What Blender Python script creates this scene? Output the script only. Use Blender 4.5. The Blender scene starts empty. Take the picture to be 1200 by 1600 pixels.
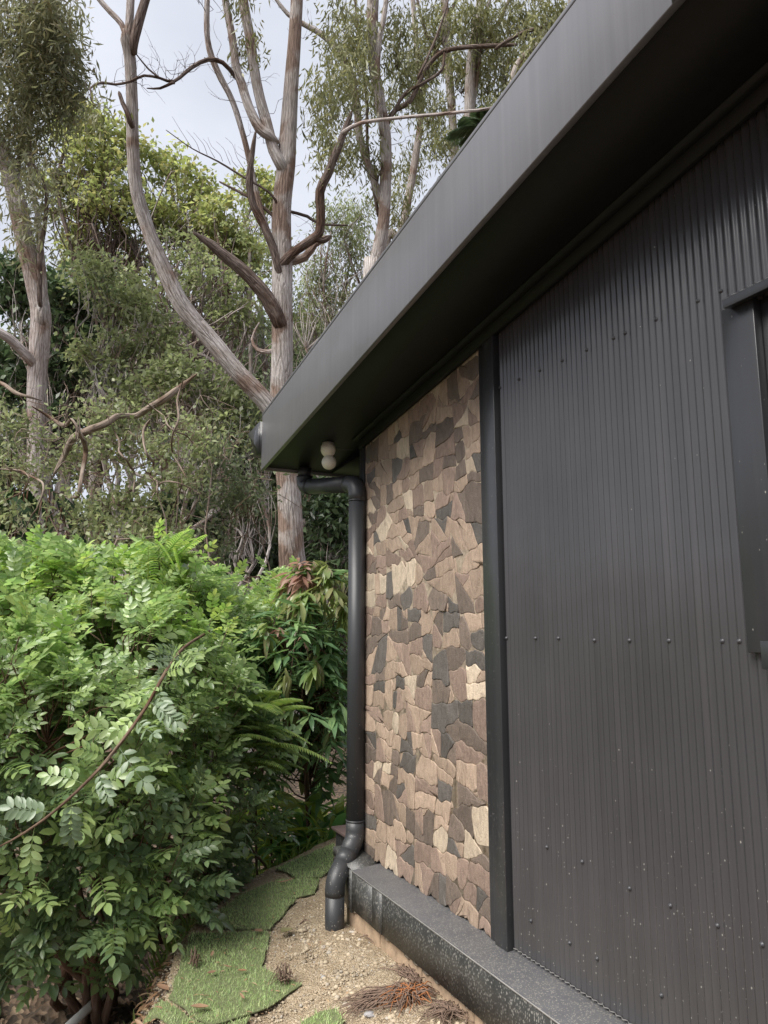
import bpy, math, random
import numpy as np
from mathutils import Vector, noise
rad = math.radians
sc = bpy.context.scene
col = sc.collection
RNG = np.random.default_rng(7)
random.seed(7)

# ------------------------------------------------------------------ camera
FPX = 1180.0
PITCH, YAW, EYE = rad(9.38), rad(24.54), 1.55
cam = bpy.data.cameras.new('camera'); camo = bpy.data.objects.new('camera', cam); col.objects.link(camo)
cam.sensor_fit = 'VERTICAL'; cam.sensor_height = 32.0; cam.lens = FPX / 1600 * 32.0
cam.clip_start = 0.05; cam.clip_end = 900
camo.location = (0, 0, EYE); camo.rotation_euler = (rad(90) + PITCH, 0, -YAW)
sc.camera = camo

# ------------------------------------------------------------------ sky and sun (overcast)
SUN_EL, SUN_AZ = rad(50), rad(250)      # azimuth clockwise from +Y: high, from the left and behind
w = bpy.data.worlds.new('World'); sc.world = w; w.use_nodes = True
nt = w.node_tree; nt.nodes.clear()
def wn(t, **k):
    n = nt.nodes.new(t)
    for a, b in k.items(): setattr(n, a, b)
    return n
out = wn('ShaderNodeOutputWorld'); bg = wn('ShaderNodeBackground')
sky = wn('ShaderNodeTexSky', sky_type='NISHITA', sun_disc=False, sun_elevation=SUN_EL, sun_rotation=SUN_AZ)
bg.inputs[1].default_value = 0.05
tc = wn('ShaderNodeTexCoord'); mp = wn('ShaderNodeMapping'); mp.inputs['Scale'].default_value = (1, 1, 2.2)
nz = wn('ShaderNodeTexNoise'); nz.inputs['Scale'].default_value = 2.1; nz.inputs['Detail'].default_value = 5; nz.inputs['Roughness'].default_value = 0.5
cr = wn('ShaderNodeValToRGB')
cr.color_ramp.elements[0].position = 0.33; cr.color_ramp.elements[0].color = (3.5, 3.66, 4.15, 1)
cr.color_ramp.elements[1].position = 0.68; cr.color_ramp.elements[1].color = (4.6, 4.75, 5.25, 1)
mx = wn('ShaderNodeMixRGB'); mx.inputs[0].default_value = 0.93
L = nt.links.new
L(tc.outputs['Generated'], mp.inputs[0]); L(mp.outputs[0], nz.inputs['Vector']); L(nz.outputs['Fac'], cr.inputs[0])
L(sky.outputs[0], mx.inputs[1]); L(cr.outputs[0], mx.inputs[2]); L(mx.outputs[0], bg.inputs[0]); L(bg.outputs[0], out.inputs[0])
sun = bpy.data.lights.new('sun', 'SUN'); sun.energy = 1.5; sun.angle = rad(40); sun.color = (1.0, 0.96, 0.9)
suno = bpy.data.objects.new('sun', sun); col.objects.link(suno)
sd = Vector((math.sin(SUN_AZ) * math.cos(SUN_EL), math.cos(SUN_AZ) * math.cos(SUN_EL), math.sin(SUN_EL)))
suno.rotation_euler = sd.to_track_quat('Z', 'Y').to_euler()
suno.location = (0, 0, 30)
sc.view_settings.view_transform = 'Standard'; sc.view_settings.look = 'None'
sc.view_settings.gamma = 1; sc.view_settings.use_curve_mapping = False
sc.view_settings.exposure = 2.0
sc.render.engine = 'CYCLES'
sc.cycles.max_bounces = 6; sc.cycles.transparent_max_bounces = 6

# ------------------------------------------------------------------ helpers
_F = np.array([math.sin(YAW) * math.cos(PITCH), math.cos(YAW) * math.cos(PITCH), math.sin(PITCH)])
_R = np.array([math.cos(YAW), -math.sin(YAW), 0.0]); _U = np.cross(_R, _F)
CAM = np.array([0, 0, EYE])
def at(px, py, d):
    """the place seen in the photo at (px, py), d metres away"""
    return CAM + d * (_F + _R * (px - 600) / FPX - _U * (py - 800) / FPX)
def onz(px, py, z):
    r = _F + _R * (px - 600) / FPX - _U * (py - 800) / FPX
    return CAM + r * (z - EYE) / r[2]
def toimg(P):
    v = np.asarray(P, float) - CAM
    z = v @ _F
    zz = np.where(np.abs(z) < 1e-3, 1e-3, z)
    return 600 + FPX * (v @ _R) / zz, 800 - FPX * (v @ _U) / zz, z

def mesh_of(name, V, faces, uv=None, smooth=False):
    """V (n,3); faces: list of (m,k) int arrays; uv: (nloops,2) in face order"""
    V = np.asarray(V, np.float32)
    me = bpy.data.meshes.new(name)
    faces = [np.asarray(f, np.int32) for f in faces if len(f)]
    loops = np.concatenate([f.ravel() for f in faces])
    tot = np.concatenate([np.full(len(f), f.shape[1], np.int32) for f in faces])
    start = np.concatenate([[0], np.cumsum(tot)[:-1]]).astype(np.int32)
    me.vertices.add(len(V)); me.vertices.foreach_set('co', V.ravel())
    me.loops.add(len(loops)); me.loops.foreach_set('vertex_index', loops)
    me.polygons.add(len(tot)); me.polygons.foreach_set('loop_start', start); me.polygons.foreach_set('loop_total', tot)
    if smooth: me.polygons.foreach_set('use_smooth', np.ones(len(tot), bool))
    if uv is not None:
        u = me.uv_layers.new(name='UVMap'); u.data.foreach_set('uv', np.asarray(uv, np.float32).ravel())
    me.update(calc_edges=True)
    return me

def link(name, me, mat=None, parent=None, kind=None, loc=None):
    o = bpy.data.objects.new(name, me); col.objects.link(o)
    if mat is not None:
        if not me.materials: me.materials.append(mat)
    if parent is not None: o.parent = parent
    if kind: o['kind'] = kind
    if loc is not None: o.location = loc
    return o

def tag(o, label, cat, group=None, kind=None):
    o['label'] = label; o['category'] = cat
    if group: o['group'] = group
    if kind: o['kind'] = kind
    return o

def thing(name, label, cat, loc=(0, 0, 0), group=None):
    o = bpy.data.objects.new(name, None); o.empty_display_size = 0.2; col.objects.link(o)
    o.location = loc
    return tag(o, label, cat, group)

class MB:
    """collects geometry (world coordinates), links it as one mesh object"""
    def __init__(s): s.V = []; s.F = {}; s.n = 0; s.uv = {}
    def add(s, V, F, uv=None):
        V = np.asarray(V, float); F = np.asarray(F, int)
        k = F.shape[1]
        s.F.setdefault(k, []).append(F + s.n); s.V.append(V); s.n += len(V)
        s.uv.setdefault(k, []).append(uv if uv is not None else np.zeros((F.size, 2)))
        return s
    def more(s, F, base, uv=None):
        F = np.asarray(F, int); s.F.setdefault(F.shape[1], []).append(F + base)
        s.uv.setdefault(F.shape[1], []).append(uv if uv is not None else np.zeros((F.size, 2)))
    def box(s, x0, x1, y0, y1, z0, z1):
        V = [(x, y, z) for z in (z0, z1) for y in (y0, y1) for x in (x0, x1)]
        return s.add(V, [(0, 2, 3, 1), (4, 5, 7, 6), (0, 1, 5, 4), (2, 6, 7, 3), (0, 4, 6, 2), (1, 3, 7, 5)])
    def prism(s, pts, axis, a, b):
        """polygon pts extruded along axis between a and b (pts in the other two axes, in order)"""
        n = len(pts); V = []
        for t in (a, b):
            for p in pts:
                q = list(p); q.insert(axis, t); V.append(q)
        base = s.n
        s.add(V, [(i, (i + 1) % n, n + (i + 1) % n, n + i) for i in range(n)])
        s.more([list(range(n))[::-1]], base); s.more([list(range(n, 2 * n))], base)
        return s
    def build(s, name, mat, parent=None, smooth=False, kind=None, origin=None, bevel=0):
        V = np.concatenate(s.V); ks = sorted(s.F)
        fs = [np.concatenate(s.F[k]) for k in ks]; uv = np.concatenate([np.concatenate(s.uv[k]) for k in ks])
        if origin is not None: V = V - np.asarray(origin)
        if parent is not None: V = V - np.array(parent_world(parent)) if origin is None else V
        o = link(name, mesh_of(name, V, fs, uv, smooth), mat, parent, kind)
        if origin is not None:
            o.location = np.asarray(origin) - (np.array(parent_world(parent)) if parent is not None else 0)
        if bevel:
            m = o.modifiers.new('bevel', 'BEVEL'); m.width = bevel; m.segments = 2; m.limit_method = 'ANGLE'
        return o

def parent_world(p):
    l = np.zeros(3)
    while p is not None: l = l + np.array(p.location); p = p.parent
    return l

def smoothpath(P, Rr, step):
    """Catmull-Rom through points with radii"""
    P = np.asarray(P, float); Rr = np.asarray(Rr, float)
    Q = np.vstack([2 * P[0] - P[1], P, 2 * P[-1] - P[-2]]); r = np.concatenate([[Rr[0]], Rr, [Rr[-1]]])
    o, orr = [], []
    for i in range(1, len(Q) - 2):
        n = max(2, int(np.linalg.norm(Q[i + 1] - Q[i]) / step))
        for t in np.linspace(0, 1, n, endpoint=False):
            t2, t3 = t * t, t ** 3
            o.append(.5 * (2 * Q[i] + (Q[i + 1] - Q[i - 1]) * t + (2 * Q[i - 1] - 5 * Q[i] + 4 * Q[i + 1] - Q[i + 2]) * t2 + (3 * Q[i] - Q[i - 1] - 3 * Q[i + 1] + Q[i + 2]) * t3))
            orr.append(r[i] * (1 - t) + r[i + 1] * t)
    o.append(Q[-2]); orr.append(r[-2])
    return np.array(o), np.array(orr)

def tube(mb, P, Rr, seg=8, step=0.15, rough=0.0, cap=True, straight=False, seed=0):
    if not straight: P, Rr = smoothpath(P, Rr, step)
    else: P = np.asarray(P, float); Rr = np.asarray(Rr, float)
    n = len(P); T = np.gradient(P, axis=0); T /= np.linalg.norm(T, axis=1)[:, None] + 1e-9
    ref = np.array([0.31, 0.77, 0.1]) if abs(T[0][2]) > .5 else np.array([0., 0, 1])
    N = np.cross(T[0], ref); N /= np.linalg.norm(N)
    a = np.linspace(0, 2 * np.pi, seg, endpoint=False); V = np.zeros((n, seg, 3))
    L_ = np.concatenate([[0], np.cumsum(np.linalg.norm(np.diff(P, axis=0), axis=1))])
    for i in range(n):
        N = N - T[i] * (N @ T[i]); N /= np.linalg.norm(N) + 1e-9; B = np.cross(T[i], N)
        rr = np.full(seg, Rr[i])
        if rough:
            for j in range(seg):
                q = Vector((math.cos(a[j]) * 2.2 + seed, math.sin(a[j]) * 2.2, L_[i] * 0.9 / max(.06, Rr[0] * 4)))
                rr[j] *= 1 + rough * noise.noise(q) + rough * .5 * noise.noise(q * 2.7)
        V[i] = P[i] + np.outer(np.cos(a) * rr, N) + np.outer(np.sin(a) * rr, B)
    i, j = np.meshgrid(np.arange(n - 1), np.arange(seg), indexing='ij'); j2 = (j + 1) % seg
    F = np.stack([i * seg + j, i * seg + j2, (i + 1) * seg + j2, (i + 1) * seg + j], -1).reshape(-1, 4)
    circ = 2 * np.pi * Rr.mean()
    u0 = j / seg * circ; u1 = (j + 1) / seg * circ; v0 = L_[i]; v1 = L_[i + 1]
    uv = np.stack([np.stack([u0, v0], -1), np.stack([u1, v0], -1), np.stack([u1, v1], -1), np.stack([u0, v1], -1)], 2).reshape(-1, 2)
    base = mb.n
    mb.add(V.reshape(-1, 3), F, uv)
    if cap and seg > 3:
        mb.more([list(range(seg))[::-1]], base); mb.more([[(n - 1) * seg + k for k in range(seg)]], base)
    return P, Rr

# ---- leaf templates: (verts, list of faces arrays by size)
def T_far():
    return np.array([(0, 0, 0), (-.5, .45, .06), (0, 1, -.08), (.5, .45, .06)], float), np.array([(0, 3, 2, 1)])
def T_leaf():
    V = np.array([(0, 0, 0), (0, .5, -.03), (0, 1, -.16), (-.42, .27, .05), (-.42, .66, .02), (.42, .27, .05), (.42, .66, .02)], float)
    return V, np.array([(0, 1, 4, 3), (0, 5, 6, 1), (1, 2, 2, 4), (1, 6, 2, 2)])
def orient(axis, nrm):
    Y = axis / (np.linalg.norm(axis, axis=1)[:, None] + 1e-9)
    X = np.cross(Y, nrm); X /= np.linalg.norm(X, axis=1)[:, None] + 1e-9
    Z = np.cross(X, Y)
    return np.stack([X, Y, Z], 2)         # columns
def inst(mb, T, pos, axis, nrm, length, width):
    """places template T (unit length along y) n times"""
    V, F = T; n = len(pos); M = orient(axis, nrm)
    S = np.stack([width, length, length], 1)
    P = np.einsum('nij,nkj->nki', M, V[None] * S[:, None, :]) + pos[:, None, :]
    k = len(V); base = (np.arange(n) * k)[:, None]
    b0 = mb.n
    first = True
    for f in ([F] if isinstance(F, np.ndarray) else F):
        FF = (f.ravel()[None] + base).reshape(-1, f.shape[1])
        if first: mb.add(P.reshape(-1, 3), FF); first = False
        else: mb.more(FF, b0)
T_LEAF = (T_leaf()[0], [np.array([(0, 1, 4, 3), (0, 5, 6, 1)]), np.array([(1, 2, 4), (1, 6, 2)])])
T_FAR = T_far()
def runit(n):
    v = RNG.normal(size=(n, 3)); return v / np.linalg.norm(v, axis=1)[:, None]

# ------------------------------------------------------------------ materials
def mat(name):
    m = bpy.data.materials.new(name); m.use_nodes = True
    N = m.node_tree.nodes; b = N['Principled BSDF']
    return m, m.node_tree, N, m.node_tree.links, b
def nd(N, t, **k):
    n = N.new(t)
    for a, b in k.items():
        if a in ('Scale', 'Detail', 'Roughness', 'Distance', 'Strength', 'Randomness', 'Distortion'): n.inputs[a].default_value = b
        else: setattr(n, a, b)
    return n
def ramp(N, stops):
    r = N.new('ShaderNodeValToRGB'); e = r.color_ramp.elements
    while len(e) < len(stops): e.new(.5)
    for i, (p, c) in enumerate(stops):
        e[i].position = p; e[i].color = tuple(c) + (1,) if len(c) == 3 else c
    return r
def rgb(c): return (c[0], c[1], c[2], 1)

def leaf_mat(name, cols, rough=.45, trans=.3, spec=.5, veins=False):
    """cols: list of base colours picked per leaf"""
    m, t, N, L, b = mat(name)
    g = N.new('ShaderNodeNewGeometry'); oi = N.new('ShaderNodeObjectInfo')
    ad = nd(N, 'ShaderNodeMath', operation='ADD'); fr = nd(N, 'ShaderNodeMath', operation='FRACT')
    L.new(g.outputs['Random Per Island'], ad.inputs[0]); L.new(oi.outputs['Random'], ad.inputs[1]); L.new(ad.outputs[0], fr.inputs[0])
    st = [(i / max(1, len(cols) - 1), c) for i, c in enumerate(cols)]
    r = ramp(N, st); L.new(fr.outputs[0], r.inputs[0])
    tcn = N.new('ShaderNodeTexCoord'); n1 = nd(N, 'ShaderNodeTexNoise', Scale=1.4, Detail=3)
    L.new(g.outputs['Position'], n1.inputs['Vector'])
    hs = N.new('ShaderNodeHueSaturation'); mr = N.new('ShaderNodeMapRange'); mr.inputs[1].default_value = .3; mr.inputs[2].default_value = .7
    mr.inputs[3].default_value = .75; mr.inputs[4].default_value = 1.3
    L.new(n1.outputs['Fac'], mr.inputs[0]); L.new(mr.outputs[0], hs.inputs['Value']); L.new(r.outputs[0], hs.inputs['Color'])
    L.new(hs.outputs[0], b.inputs['Base Color'])
    b.inputs['Roughness'].default_value = rough; b.inputs['Specular IOR Level'].default_value = spec
    tr = N.new('ShaderNodeBsdfTranslucent'); mxs = N.new('ShaderNodeMixShader'); mxs.inputs[0].default_value = trans
    h2 = N.new('ShaderNodeHueSaturation'); h2.inputs['Value'].default_value = 1.5; h2.inputs['Saturation'].default_value = 1.15
    L.new(hs.outputs[0], h2.inputs['Color']); L.new(h2.outputs[0], tr.inputs[0])
    L.new(b.outputs[0], mxs.inputs[1]); L.new(tr.outputs[0], mxs.inputs[2]); L.new(mxs.outputs[0], N['Material Output'].inputs[0])
    return m

def bark_mat(name, c0, c1, c2, su=40, sv=5.5, bump=.8):
    m, t, N, L, b = mat(name)
    u = N.new('ShaderNodeUVMap'); mp = N.new('ShaderNodeMapping'); mp.inputs['Scale'].default_value = (su, sv, 1)
    n1 = nd(N, 'ShaderNodeTexNoise', Scale=1, Detail=7, Roughness=.72, Distortion=.5)
    L.new(u.outputs[0], mp.inputs[0]); L.new(mp.outputs[0], n1.inputs['Vector'])
    mp2 = N.new('ShaderNodeMapping'); mp2.inputs['Scale'].default_value = (su * .5, sv * .3, 1); L.new(u.outputs[0], mp2.inputs[0])
    v = nd(N, 'ShaderNodeTexVoronoi', Scale=1); v.feature = 'DISTANCE_TO_EDGE'; L.new(mp2.outputs[0], v.inputs['Vector'])
    g = N.new('ShaderNodeNewGeometry'); n2 = nd(N, 'ShaderNodeTexNoise', Scale=1.7, Detail=5); L.new(g.outputs['Position'], n2.inputs['Vector'])
    r = ramp(N, [(.3, c0), (.47, c1), (.68, c2)]); L.new(n1.outputs['Fac'], r.inputs[0])
    mxr = N.new('ShaderNodeMixRGB'); mxr.blend_type = 'MULTIPLY'; mxr.inputs[0].default_value = .85
    r2 = ramp(N, [(.40, (.55, .40, .32)), (.47, (.95, .90, .88)), (.56, (1.0, .99, 1.0)), (.66, (1.2, 1.2, 1.22))]); L.new(n2.outputs['Fac'], r2.inputs[0])
    L.new(r.outputs[0], mxr.inputs[1]); L.new(r2.outputs[0], mxr.inputs[2])
    cr_ = ramp(N, [(.0, (.45, .4, .38)), (.09, (1, 1, 1))]); L.new(v.outputs['Distance'], cr_.inputs[0])
    m3 = N.new('ShaderNodeMixRGB'); m3.blend_type = 'MULTIPLY'; m3.inputs[0].default_value = .35
    L.new(mxr.outputs[0], m3.inputs[1]); L.new(cr_.outputs[0], m3.inputs[2]); L.new(m3.outputs[0], b.inputs['Base Color'])
    ad = nd(N, 'ShaderNodeMath', operation='ADD'); L.new(n1.outputs['Fac'], ad.inputs[0]); L.new(cr_.outputs[0], ad.inputs[1])
    bp = nd(N, 'ShaderNodeBump', Strength=bump, Distance=.035); L.new(ad.outputs[0], bp.inputs['Height']); L.new(bp.outputs[0], b.inputs['Normal'])
    b.inputs['Roughness'].default_value = .9; b.inputs['Specular IOR Level'].default_value = .2
    return m

def steel_mat(name, c, rough=.38, dust=0.0, dusty=0.0, spec=.5, grain=.55):
    """painted steel; dust: pale specks everywhere, dusty: more of them near the ground (splashed dirt)"""
    m, t, N, L, b = mat(name)
    g = N.new('ShaderNodeNewGeometry')
    n1 = nd(N, 'ShaderNodeTexNoise', Scale=1.6, Detail=5); L.new(g.outputs['Position'], n1.inputs['Vector'])
    r1 = ramp(N, [(.3, [x * .85 for x in c]), (.7, [x * 1.15 for x in c])]); L.new(n1.outputs['Fac'], r1.inputs[0])
    # faint rain runs and slight waviness of thin sheet
    mps = N.new('ShaderNodeMapping'); mps.inputs['Scale'].default_value = (38, 38, .7); L.new(g.outputs['Position'], mps.inputs[0])
    n5 = nd(N, 'ShaderNodeTexNoise', Scale=1, Detail=4, Roughness=.6); L.new(mps.outputs[0], n5.inputs['Vector'])
    r5 = ramp(N, [(.3, (.84, .84, .84)), (.55, (1, 1, 1)), (.75, (1.22, 1.2, 1.17))]); L.new(n5.outputs['Fac'], r5.inputs[0])
    m5 = N.new('ShaderNodeMixRGB'); m5.blend_type = 'MULTIPLY'; m5.inputs[0].default_value = .8; L.new(r1.outputs[0], m5.inputs[1]); L.new(r5.outputs[0], m5.inputs[2])
    colr = m5.outputs[0]
    n6 = nd(N, 'ShaderNodeTexNoise', Scale=3.2, Detail=2); L.new(g.outputs['Position'], n6.inputs['Vector'])
    bw = nd(N, 'ShaderNodeBump', Strength=.35, Distance=.012); L.new(n6.outputs['Fac'], bw.inputs['Height']); L.new(bw.outputs[0], b.inputs['Normal'])
    if dust or dusty:
        sp = N.new('ShaderNodeSeparateXYZ'); L.new(g.outputs['Position'], sp.inputs[0])
        hz = N.new('ShaderNodeMapRange'); hz.inputs[1].default_value = 1.25; hz.inputs[2].default_value = .45
        hz.inputs[3].default_value = 0; hz.inputs[4].default_value = dusty; L.new(sp.outputs['Z'], hz.inputs[0])
        mpn = N.new('ShaderNodeMapping'); mpn.inputs['Scale'].default_value = (1, 1, .55); L.new(g.outputs['Position'], mpn.inputs[0])
        v = nd(N, 'ShaderNodeTexVoronoi', Scale=90); L.new(mpn.outputs[0], v.inputs['Vector'])
        v2 = nd(N, 'ShaderNodeTexVoronoi', Scale=190); L.new(mpn.outputs[0], v2.inputs['Vector'])
        n2 = nd(N, 'ShaderNodeTexNoise', Scale=9, Detail=3); L.new(g.outputs['Position'], n2.inputs['Vector'])
        # speck radius grows with dustiness
        a = nd(N, 'ShaderNodeMath', operation='ADD'); a.inputs[1].default_value = dust; L.new(hz.outputs[0], a.inputs[0])
        a2 = nd(N, 'ShaderNodeMath', operation='MULTIPLY'); L.new(a.outputs[0], a2.inputs[0]); L.new(n2.outputs['Fac'], a2.inputs[1])
        def speck(vor, k):
            # a cell holds a speck only if its random value is below the dust level
            s = N.new('ShaderNodeSeparateColor'); L.new(vor.outputs['Color'], s.inputs[0])
            lt = nd(N, 'ShaderNodeMath', operation='LESS_THAN'); L.new(s.outputs[0], lt.inputs[0]); L.new(a2.outputs[0], lt.inputs[1])
            rd = nd(N, 'ShaderNodeMath', operation='LESS_THAN'); L.new(vor.outputs['Distance'], rd.inputs[0]); 
            sz = nd(N, 'ShaderNodeMath', operation='MULTIPLY'); L.new(s.outputs[1], sz.inputs[0]); sz.inputs[1].default_value = k * grain; L.new(sz.outputs[0], rd.inputs[1])
            mu = nd(N, 'ShaderNodeMath', operation='MULTIPLY'); L.new(lt.outputs[0], mu.inputs[0]); L.new(rd.outputs[0], mu.inputs[1])
            return mu
        s1, s2 = speck(v, .28), speck(v2, .5)
        mx1 = nd(N, 'ShaderNodeMath', operation='MAXIMUM'); L.new(s1.outputs[0], mx1.inputs[0]); L.new(s2.outputs[0], mx1.inputs[1])
        mc = N.new('ShaderNodeMixRGB'); L.new(mx1.outputs[0], mc.inputs[0]); L.new(colr, mc.inputs[1]); mc.inputs[2].default_value = (.22, .21, .19, 1)
        # thin film of dust low down
        fm = nd(N, 'ShaderNodeMath', operation='MULTIPLY'); fm.inputs[1].default_value = .22; L.new(a2.outputs[0], fm.inputs[0])
        mf = N.new('ShaderNodeMixRGB'); L.new(fm.outputs[0], mf.inputs[0]); L.new(mc.outputs[0], mf.inputs[1]); mf.inputs[2].default_value = (.16, .155, .14, 1)
        colr = mf.outputs[0]
        ra = N.new('ShaderNodeMapRange'); ra.inputs[3].default_value = rough; ra.inputs[4].default_value = .7
        L.new(mx1.outputs[0], ra.inputs[0]); L.new(ra.outputs[0], b.inputs['Roughness'])
    else:
        rr = N.new('ShaderNodeMapRange'); rr.inputs[3].default_value = rough * .85; rr.inputs[4].default_value = rough * 1.2
        L.new(n1.outputs['Fac'], rr.inputs[0]); L.new(rr.outputs[0], b.inputs['Roughness'])
    L.new(colr, b.inputs['Base Color']); b.inputs['Specular IOR Level'].default_value = spec
    return m

def plain_mat(name, c, rough=.6, var=.2, scale=12, bump=0, spec=.4):
    m, t, N, L, b = mat(name)
    g = N.new('ShaderNodeNewGeometry'); n1 = nd(N, 'ShaderNodeTexNoise', Scale=scale, Detail=6, Roughness=.6); L.new(g.outputs['Position'], n1.inputs['Vector'])
    r = ramp(N, [(.3, [x * (1 - var) for x in c]), (.7, [x * (1 + var) for x in c])]); L.new(n1.outputs['Fac'], r.inputs[0]); L.new(r.outputs[0], b.inputs['Base Color'])
    b.inputs['Roughness'].default_value = rough; b.inputs['Specular IOR Level'].default_value = spec
    if bump:
        bp = nd(N, 'ShaderNodeBump', Strength=bump, Distance=.01); L.new(n1.outputs['Fac'], bp.inputs['Height']); L.new(bp.outputs[0], b.inputs['Normal'])
    return m

def stone_mat(name, c):
    m, t, N, L, b = mat(name)
    g = N.new('ShaderNodeNewGeometry'); oi = N.new('ShaderNodeObjectInfo')
    mpn = N.new('ShaderNodeMapping'); mpn.inputs['Scale'].default_value = (1, 1, .45); L.new(g.outputs['Position'], mpn.inputs[0])
    n1 = nd(N, 'ShaderNodeTexNoise', Scale=45, Detail=6, Roughness=.65, Distortion=.8); L.new(mpn.outputs[0], n1.inputs['Vector'])
    n2 = nd(N, 'ShaderNodeTexNoise', Scale=180, Detail=4); L.new(g.outputs['Position'], n2.inputs['Vector'])
    r = ramp(N, [(.25, [x * .62 for x in c]), (.5, c), (.75, [min(1, x * 1.3) for x in c])]); L.new(n1.outputs['Fac'], r.inputs[0])
    hs = N.new('ShaderNodeHueSaturation'); mr = N.new('ShaderNodeMapRange'); mr.inputs[3].default_value = .82; mr.inputs[4].default_value = 1.18
    L.new(oi.outputs['Random'], mr.inputs[0]); L.new(mr.outputs[0], hs.inputs['Value']); L.new(r.outputs[0], hs.inputs['Color'])
    L.new(hs.outputs[0], b.inputs['Base Color'])
    ad = nd(N, 'ShaderNodeMath', operation='MULTIPLY_ADD'); ad.inputs[1].default_value = .4; L.new(n2.outputs['Fac'], ad.inputs[0]); L.new(n1.outputs['Fac'], ad.inputs[2])
    bp = nd(N, 'ShaderNodeBump', Strength=.9, Distance=.006); L.new(ad.outputs[0], bp.inputs['Height']); L.new(bp.outputs[0], b.inputs['Normal'])
    b.inputs['Roughness'].default_value = .62; b.inputs['Specular IOR Level'].default_value = .35
    return m

def gravel_mat():
    m, t, N, L, b = mat('crushed_gravel')
    g = N.new('ShaderNodeNewGeometry')
    v = nd(N, 'ShaderNodeTexVoronoi', Scale=210); L.new(g.outputs['Position'], v.inputs['Vector'])
    v2 = nd(N, 'ShaderNodeTexVoronoi', Scale=45); L.new(g.outputs['Position'], v2.inputs['Vector'])
    s = N.new('ShaderNodeSeparateColor'); L.new(v.outputs['Color'], s.inputs[0])
    r = ramp(N, [(0, (.24, .20, .15)), (.25, (.38, .31, .22)), (.75, (.50, .42, .30)), (1, (.58, .52, .43))]); L.new(s.outputs[0], r.inputs[0])
    n1 = nd(N, 'ShaderNodeTexNoise', Scale=2.5, Detail=6, Roughness=.7); L.new(g.outputs['Position'], n1.inputs['Vector'])
    r1 = ramp(N, [(.3, (.72, .66, .6)), (.65, (1.05, 1, .95))]); L.new(n1.outputs['Fac'], r1.inputs[0])
    mx = N.new('ShaderNodeMixRGB'); mx.blend_type = 'MULTIPLY'; mx.inputs[0].default_value = 1; L.new(r.outputs[0], mx.inputs[1]); L.new(r1.outputs[0], mx.inputs[2])
    L.new(mx.outputs[0], b.inputs['Base Color']); b.inputs['Roughness'].default_value = .95; b.inputs['Specular IOR Level'].default_value = .15
    ad = nd(N, 'ShaderNodeMath', operation='ADD'); L.new(v.outputs['Distance'], ad.inputs[0]); L.new(v2.outputs['Distance'], ad.inputs[1])
    bp = nd(N, 'ShaderNodeBump', Strength=.9, Distance=.008); bp.invert = True; L.new(ad.outputs[0], bp.inputs['Height']); L.new(bp.outputs[0], b.inputs['Normal'])
    return m

def litter_mat():
    m, t, N, L, b = mat('leaf_litter_soil')
    g = N.new('ShaderNodeNewGeometry')
    v = nd(N, 'ShaderNodeTexVoronoi', Scale=28); L.new(g.outputs['Position'], v.inputs['Vector'])
    s = N.new('ShaderNodeSeparateColor'); L.new(v.outputs['Color'], s.inputs[0])
    r = ramp(N, [(0, (.03, .022, .015)), (.5, (.075, .052, .034)), (.85, (.15, .10, .065)), (1, (.24, .18, .12))]); L.new(s.outputs[0], r.inputs[0])
    L.new(r.outputs[0], b.inputs['Base Color']); b.inputs['Roughness'].default_value = .95
    bp = nd(N, 'ShaderNodeBump', Strength=.8, Distance=.02); L.new(v.outputs['Distance'], bp.inputs['Height']); L.new(bp.outputs[0], b.inputs['Normal'])
    return m

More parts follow.
